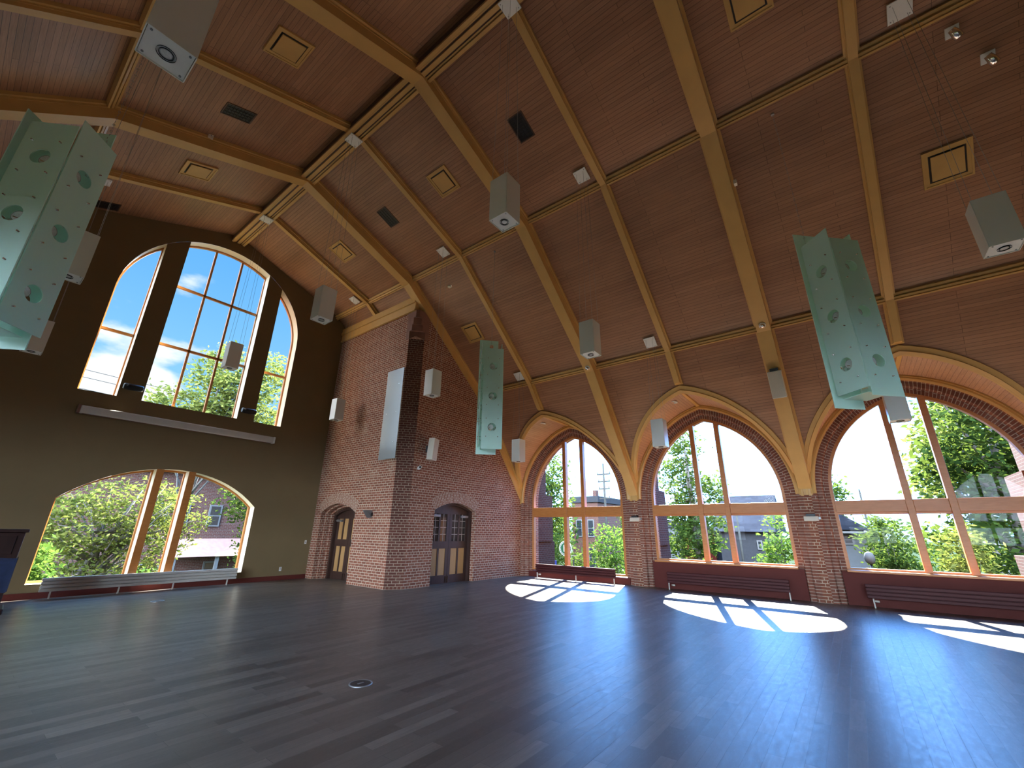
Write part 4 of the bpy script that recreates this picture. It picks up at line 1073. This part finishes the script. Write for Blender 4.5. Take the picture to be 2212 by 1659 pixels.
tree('columnar_tree', 'dark slender tree beside the utility pole', G(26.6, 13.0), 5.6, [(0, 0, 2.4, .6, .7, 2.0), (.1, 0, 4.0, .5, .5, .8)], 1500, .11, M['leafdark'], .07, seed=6)
tree('street_tree', 'tall tree with a visible trunk in the middle arched window', G(20.0, 6.45), 9, [(0, .1, 8.0, .8, .8, 1.3), (.2, .7, 6.4, 1.0, .9, 1.1), (0, -.6, 5.4, 1.0, 1.0, 1.0), (.2, .5, 4.6, 1.1, 1.2, 1.0), (-.2, -.4, 3.6, 1.2, 1.2, 1.0), (0, .4, 2.9, 1.2, 1.2, .8)], 5200, .13, M['leafmid'], .17, branches=16, seed=7)
tree('street_shrub', 'light green sapling at the right of the middle arched window', G(16.8, 2.40), 5, [(0, 0, 3.4, .55, .55, 1.1), (.1, .2, 2.3, .7, .65, 1.0), (0, -.2, 1.4, .6, .6, .8)], 2400, .09, M['leafbright'], .04, seed=8)
tree('street_shrub', 'green bush in the lower left pane of the third arched window', G(17.0, -.85), 4.4, [(0, 0, 1.6, .8, .75, 1.4), (.1, .1, 3.1, .7, .65, 1.1)], 3600, .09, M['leafmid'], .05, seed=9)
tree('street_shrub', 'yellowish bush in the lower middle pane of the third arched window', G(16.0, -2.5), 4.2, [(0, 0, 1.5, .8, .6, 1.4), (0, 0, 3.1, .7, .55, 1.0)], 3000, .09, M['leafyellow'], .05, seed=10)
tree('large_tree', 'large dark green tree filling the right of the third arched window', G(20.5, -4.9), 12, [(0, 0, 7.6, 2.3, 2.0, 2.6), (-.3, 1.2, 5.6, 1.5, 1.3, 1.6), (0, -1.6, 5.4, 2.0, 1.8, 2.0), (0, .4, 3.2, 2.0, 2.2, 1.5), (.2, -2.0, 2.8, 2.0, 2.0, 1.6)], 11000, .17, M['leafdark'], .34, branches=18, seed=11)
tree('large_tree', 'yellow-green tree rising behind the dark tree of the third arched window', G(27.5, -5.2), 12, [(0, 0, 8.3, 2.0, 1.9, 2.2), (0, -1.8, 6.8, 2.0, 1.8, 2.0), (0, 1.1, 6.4, 1.4, 1.2, 1.6)], 5200, .19, M['leafyellow'], .24, seed=12)
tree('distant_tree', 'distant tree low in the left pane of the third arched window', G(34.0, 1.0), 8, [(0, 0, 5.9, 1.0, .9, 1.5), (0, .6, 4.6, 1.1, 1.0, 1.3)], 1400, .18, M['leafmid'], .15, seed=13)
tree('distant_tree', 'distant green trees far along the street', G(27.0, 21.0), 8, [(0, 0, 3.6, 2.5, 3.4, 1.8), (0, 3.2, 4.6, 2.2, 2.5, 2.4)], 2400, .22, M['leafmid'], .2, seed=14)
tree('distant_tree', 'distant round tree behind the white house, third arched window', G(40.0, -2.2), 8, [(0, 0, 2.6, 2.0, 2.6, 2.2), (0, 1.6, 1.8, 1.8, 1.8, 1.7)], 2200, .22, M['leafmid'], .2, seed=24)
tree('distant_tree', 'distant dark trees low behind the large tree, third arched window', G(46.0, -12.5), 8, [(0, 0, 2.8, 2.4, 4.0, 2.4), (0, 3.4, 2.2, 2.2, 2.5, 2.0)], 3000, .24, M['leafdark'], .2, seed=25)
tree('street_shrub', 'low dark hedge bushes at the far right of the third arched window', G(16.6, -5.0), 3.4, [(0, 0, 1.3, .8, 1.0, 1.2), (.2, -1.2, 1.2, .8, 1.0, 1.1), (.1, .3, 2.6, .6, .8, .8)], 3000, .10, M['leafdark'], .05, seed=26)
# beyond the end wall
tree('crab_apple_tree', 'broad yellow-green tree filling the low window of the end wall', G(-.6, 20.9), 6, [(0, 0, 3.4, 2.1, 1.1, 1.1), (-.6, -.2, 2.2, 1.7, 1.1, .9), (1.5, .1, 2.7, 1.6, 1.0, 1.3), (1.2, -.1, 4.3, 1.7, 1.0, .9), (-1.0, .2, 4.0, 1.2, .9, .8), (2.6, .2, 3.9, 1.2, .9, .9)], 9000, .085, M['leafyellow'], .16, branches=34, seed=15)
tree('garden_shrub', 'bright green shrub at the lower left of the low end window', G(-1.75, 18.0), 3, [(0, 0, 1.4, .45, .5, .9), (-.2, .1, 2.4, .45, .45, .75), (.65, .1, 1.75, .7, .4, .38)], 2600, .085, M['leafbright'], .04, seed=16)
tree('garden_shrub', 'bright green shrub between the mullions of the low end window', G(.75, 18.3), 2.4, [(0, 0, 1.5, .45, .35, .65), (.5, 0, 1.4, .45, .35, .55), (1.2, .1, 1.3, .5, .35, .5)], 2000, .08, M['leafbright'], .03, seed=17)
tree('leafy_tree', 'dark leafy tree at the right of the low end window', G(4.9, 20.6), 6, [(0, 0, 2.6, .8, .7, 1.6), (-.3, 0, 4.6, 1.6, .8, .9)], 3000, .10, M['leafmid'], .1, seed=18)
tree('young_tree', 'tall young tree in the lower right of the round-headed window', G(2.6, 23.2), 12, [(0, 0, 9.6, 1.3, 1.0, 1.5), (.3, 0, 11.0, .9, .8, 1.2), (-1.2, 0, 8.6, 1.1, .8, .9), (1.6, 0, 9.8, 1.2, .9, 1.6), (2.6, .2, 11.0, 1.0, .8, 1.6), (2.0, 0, 8.4, 1.5, .9, 1.2), (.2, 0, 8.2, 1.4, .9, 1.0)], 8200, .12, M['leafyellow'], .13, branches=26, seed=19)
# exterior brick stair tower beside the upper end window
mb = MB(); mb.box(1.28, 1.76, YE + DEP + .02, YE + DEP + .34, 3.4, 9.0); mb.box(1.33, 1.76, YE + DEP + .02, YE + DEP + .34, 9.0, 9.5); mb.box(1.42, 1.76, YE + DEP + .02, YE + DEP + .34, 9.5, 10.0)
tag(mb.build('brick_chimney', M['extbrick']), 'outside brick chimney edge seen through the middle light of the round-headed window', 'chimney')
# houses
def house(name, label, x0, x1, y0, y1, z1, wall, roof, roofh, wins, side, axis='y', over=.3):
    r = thing(name, label, 'building', ((x0 + x1) / 2, (y0 + y1) / 2, GZ)); c0 = Vector(((x0 + x1) / 2, (y0 + y1) / 2, GZ))
    def B(nm, a, bq, c_, d, e, f, m, par=r):
        mb = MB(); mb.box(a - c0.x, bq - c0.x, c_ - c0.y, d - c0.y, e - c0.z, f - c0.z); return mb.build(nm, m, par)
    B('wall', x0, x1, y0, y1, GZ, z1, wall)
    if roofh > 0:
        mb = MB(); o = over
        if axis == 'y': rows = [[(x0 - o, y, z1), ((x0 + x1) / 2, y, z1 + roofh), (x1 + o, y, z1)] for y in (y0 - o, y1 + o)]
        else: rows = [[(x, y0 - o, z1), (x, (y0 + y1) / 2, z1 + roofh), (x, y1 + o, z1)] for x in (x0 - o, x1 + o)]
        mb.loft([[Vector(p) - c0 for p in q] for q in rows], closed=True, cap=True); mb.build('roof', roof, r)
    else: B('parapet', x0 - .12, x1 + .12, y0 - .12, y1 + .12, z1, z1 + .5, roof)
    for a, bq, c_, d in wins:
        if side == '-x':
            f = B('window', x0 - .06, x0, a, bq, c_, d, M['signwhite']); B('pane', x0 - .07, x0 - .06, a + .08, bq - .08, c_ + .08, (c_ + d) / 2 - .03, M['winpane'], f); B('pane', x0 - .07, x0 - .06, a + .08, bq - .08, (c_ + d) / 2 + .03, d - .08, M['winpane'], f)
        else:
            f = B('window', a, bq, y0 - .06, y0, c_, d, M['signwhite']); B('pane', a + .08, bq - .08, y0 - .07, y0 - .06, c_ + .08, (c_ + d) / 2 - .03, M['winpane'], f); B('pane', a + .08, bq - .08, y0 - .07, y0 - .06, (c_ + d) / 2 + .03, d - .08, M['winpane'], f)
    return r
h = house('brick_building', 'flat-roofed brick building with grey parapet behind the utility pole', 30, 38, 16.9, 19.4, 4.0, M['extbrick'], M['greywall'], 0, [(17.3, 17.9, 1.2, 2.6), (18.4, 19.0, 1.2, 2.6), (17.3, 17.9, -1.2, .4)], '-x')
mb = MB(); mb.box(-3.9, -3.4, -1.1, -.8, 6.4, 6.9); mb.build('chimney', M['extbrick'], h)
h = house('grey_garage', 'grey building with blue slate roof in the middle arched window', 28, 33, 4.2, 7.2, 1.75, M['greywall'], M['slate'], 2.4, [(4.75, 5.05, .7, 1.25)], '-x')
mb = MB(); mb.box(-2.52, -2.5, -1.5, 1.5, 3.72, 3.85); mb.build('gutter', M['signwhite'], h)
house('red_shop', 'red shopfront building behind the tree in the middle arched window', 29.5, 35, 7.9, 10.0, 1.6, M['redshop'], M['slate'], 0, [(8.2, 8.7, .5, 1.3), (8.9, 9.4, .5, 1.3)], '-x')
h = house('pale_shop', 'pale shop with a white fascia sign left of the red shopfront', 29.3, 35, 10.35, 12.2, 2.0, M['whitewall'], M['greywall'], 0, [(10.5, 11.0, 1.1, 1.7), (11.3, 11.8, 1.1, 1.7)], '-x')
mb = MB(); mb.box(-2.95, -2.85, -1.0, .9, 2.55, 2.95); mb.build('fascia_sign', M['signwhite'], h)
mb = MB(); mb.box(-2.965, -2.95, -.7, .2, 2.70, 2.78); mb.box(-2.965, -2.95, -.5, -.3, 2.60, 2.90); mb.box(-2.965, -2.95, .3, .6, 2.68, 2.86); mb.build('fascia_mark', M['bluesign'], h)
h = house('white_house', 'white sided house with a porch roof in the third arched window', 26, 31, -.35, 1.9, 1.9, M['whitewall'], M['slate'], 1.0, [(.15, .62, 1.15, 1.65)], '-x', axis='x')
mb = MB(); mb.box(-3.0, -2.5, -1.3, 1.3, 3.62, 3.72); mb.build('porch_roof', M['signwhite'], h)
h = house('brick_house', 'brick house with white windows behind the yellow-green tree, end window', -.5, 9.0, 27.0, 33.0, 4.2, M['extbrick'], M['slate'], 3.0, [(2.6, 3.15, 1.6, 2.7), (3.5, 4.05, 1.6, 2.7), (4.9, 5.5, 1.6, 2.7), (2.2, 2.8, -1.2, -.1), (3.3, 3.9, -1.2, -.1), (5.2, 5.8, -1.2, -.1)], '-y', axis='x')
mb = MB(); rows = [[(x, -4.4, 2.1), (x, -3.0, 2.9), (x, -3.0, 2.1)] for x in (-.9, 3.2)]; mb.loft(rows, closed=True, cap=True); pr_ = mb.build('porch_roof', M['stone'], h)
for x in (-.7, 1.1, 3.0):
    mb = MB(); mb.box(x - .07, x + .07, -4.3, -4.16, 0, 2.1); mb.build('porch_post', M['signwhite'], h)
house('dark_house', 'dark house with an orange-brown gable at the left of the low end window', -7.5, -2.3, 28, 33, 3.0, M['greywall'], M['redshop'], 1.6, [(-4.4, -3.7, 1.0, 2.2)], '-y', axis='x')
# picket fence beyond the end wall
r = thing('garden_fence', 'low pale picket fence beyond the low end window', 'fence', (1.5, 19.6, GZ))
mb = MB()
mb.box(-3.5, 4.5, -.02, .02, 1.55, 1.62); mb.box(-3.5, 4.5, -.02, .02, .4, .47); mb.build('rail', M['fence'], r)
mb = MB()
for i in range(60): x = -3.5 + i * .135; mb.box(x, x + .06, -.035, -.02, .15, 1.78)
mb.build('pickets', M['fence'], r)
# utility poles, signs, lamp, cars
def pole(label, x, y, z1, arms=True, rad=.10):
    r = thing('utility_pole', label, 'pole', (x, y, GZ)); mb = MB(); mb.tube([(0, 0, 0), (0, 0, z1 - GZ)], [rad, rad * .6], 10); mb.build('post', M['pole'], r)
    if arms:
        for dz_, w_ in ((-.75, .5), (-1.25, .45), (-1.75, .4), (-2.4, .4)):
            mb = MB(); mb.box(-.04, .04, -w_, w_, z1 - GZ + dz_ - .04, z1 - GZ + dz_ + .04)
            for q in (-w_ + .05, w_ - .05): mb.lathe([(.03, 0), (.03, .12)], 8, (0, q, z1 - GZ + dz_ + .04))
            mb.build('crossarm', M['pole'], r)
    return r
pole('wooden utility pole with crossarms in the window nearest the tower', 24, 13.32, 6.2)
pole('plain grey pole before the slate roof, middle arched window', 26.8, 5.75, 3.2, False, .09)
pole('thin dark pole low in the left pane of the third arched window', 25.2, -.55, 3.9, False, .07)
mb = MB()
for i, (z, y1) in enumerate(((9.9, 30.0), (9.3, 29.2), (8.2, 27.0))):
    pts = [(-14 + 3 * j, y1 + .2 * j, z - .05 * j - .3 * math.sin(PI * j / 10)) for j in range(11)]; mb.tube(pts, .018, 4)
tag(mb.build('power_line', M['pole']), 'thin overhead wires crossing the sky in the round-headed window', 'wire')
r = thing('parking_sign', 'round green P sign on a post outside the window by the tower', 'sign', (16.0, 11.79, GZ))
mb = MB(); mb.box(-.03, .03, -.03, .03, 0, 2.4); mb.box(-.03, .03, -.45, -.39, 0, 2.2); mb.build('post', M['pole'], r)
mb = MB(); mb.lathe([(.36, -.06), (.36, -.03)], 40, (0, 0, 2.70), 'x'); dsc = mb.build('disc', M['signletter'], r)
mb = MB(); mb.lathe([(.325, -.068), (.325, -.06)], 40, (0, 0, 2.70), 'x'); mb.build('green_face', M['greensign'], dsc)
mb = MB()
for i in range(24):
    a = 2 * PI * i / 24; c_ = Vector((-.072, .28 * math.cos(a), 2.70 + .28 * math.sin(a))); rd = Vector((0, math.cos(a), math.sin(a))); tg = Vector((0, -math.sin(a), math.cos(a)))
    mb.obox(c_, (.003, 0, 0), rd * .022, tg * .018)
mb.build('dash_ring', M['signletter'], dsc)
mb = MB()   # the letter P, read from inside the hall: +y is to the left
mb.box(-.076, -.068, .045, .095, 2.55, 2.86)
rows = []
for rad in (.085, .040):
    rows.append([(-.076, .05, 2.775 + rad)] + [(-.076, -.03 - rad * math.sin(PI * j / 12), 2.775 + rad * math.cos(PI * j / 12)) for j in range(13)] + [(-.076, .05, 2.775 - rad)])
rows = rows + [[(p[0] + .008, p[1], p[2]) for p in reversed_] for reversed_ in (rows[1], rows[0])]
mb.loft(rows + [rows[0]]); mb.build('letter', M['signletter'], dsc, fix=False)
r = thing('street_sign', 'small blue sign with a white arc at the foot of the window by the tower', 'sign', (16.0, 12.50, GZ))
mb = MB(); mb.box(-.03, .03, -.03, .03, 0, 1.8); mb.build('post', M['pole'], r)
mb = MB(); mb.box(-.05, -.03, -.17, .17, 1.75, 2.12); pn = mb.build('sign_panel', M['bluesign'], r)
mb = MB(); mb.loft([[(-.055, rad * math.cos(PI * j / 14), 1.83 + rad * math.sin(PI * j / 14)) for j in range(15)] for rad in (.085, .12)]); mb.build('arc', M['signletter'], pn, fix=False)
r = thing('lamp_post', 'black globe lamp post among the bushes, third arched window', 'lamp post', (15.6, -.20, GZ))
mb = MB(); mb.tube([(0, 0, 0), (0, 0, 2.6)], [.05, .035], 10); mb.build('post', M['black'], r)
mb = MB(); mb.lathe([(.05, 2.6), (.13, 2.68), (.15, 2.82), (.11, 2.95), (.03, 3.0)], 16); mb.build('globe', M['signwhite'], r)
def car(label, x, y, paint, ln=4.2):
    r = thing('car', label, 'car', (x, y, GZ + .02))
    sec = [(-.5, .28), (-.5, .72), (-.46, .82), (-.22, .90), (-.12, 1.36), (.24, 1.40), (.42, .95), (.5, .82), (.5, .28)]
    mb = MB(); rows = [[(xx, u * ln, z * s_ if z > .9 else z) for u, z in sec] for xx, s_ in ((-.86, .97), (-.72, 1.0), (.72, 1.0), (.86, .97))]
    mb.loft(rows, closed=True, cap=True); mb.build('body', paint, r, bevel=.05)
    mb = MB(); mb.face([(-.872, -.19 * ln, .95), (-.872, .36 * ln, .97), (-.872, .23 * ln, 1.30), (-.872, -.10 * ln, 1.28)]); mb.build('side_window', M['winpane'], r, fix=False)
    for yy in (-.30, .31):
        for xx in (-.80, .80):
            mb = MB(); mb.lathe([(.20, -.10), (.31, -.09), (.32, 0), (.31, .09), (.20, .10)], 20, (xx, yy * ln, .32), 'x'); mb.build('wheel', M['black'], r)
car('dark blue car parked on the street, window by the tower', 22.2, 10.7, M['carpaint']); car('red car parked near the red shopfront, middle arched window', 24.4, 7.9, M['carred'])
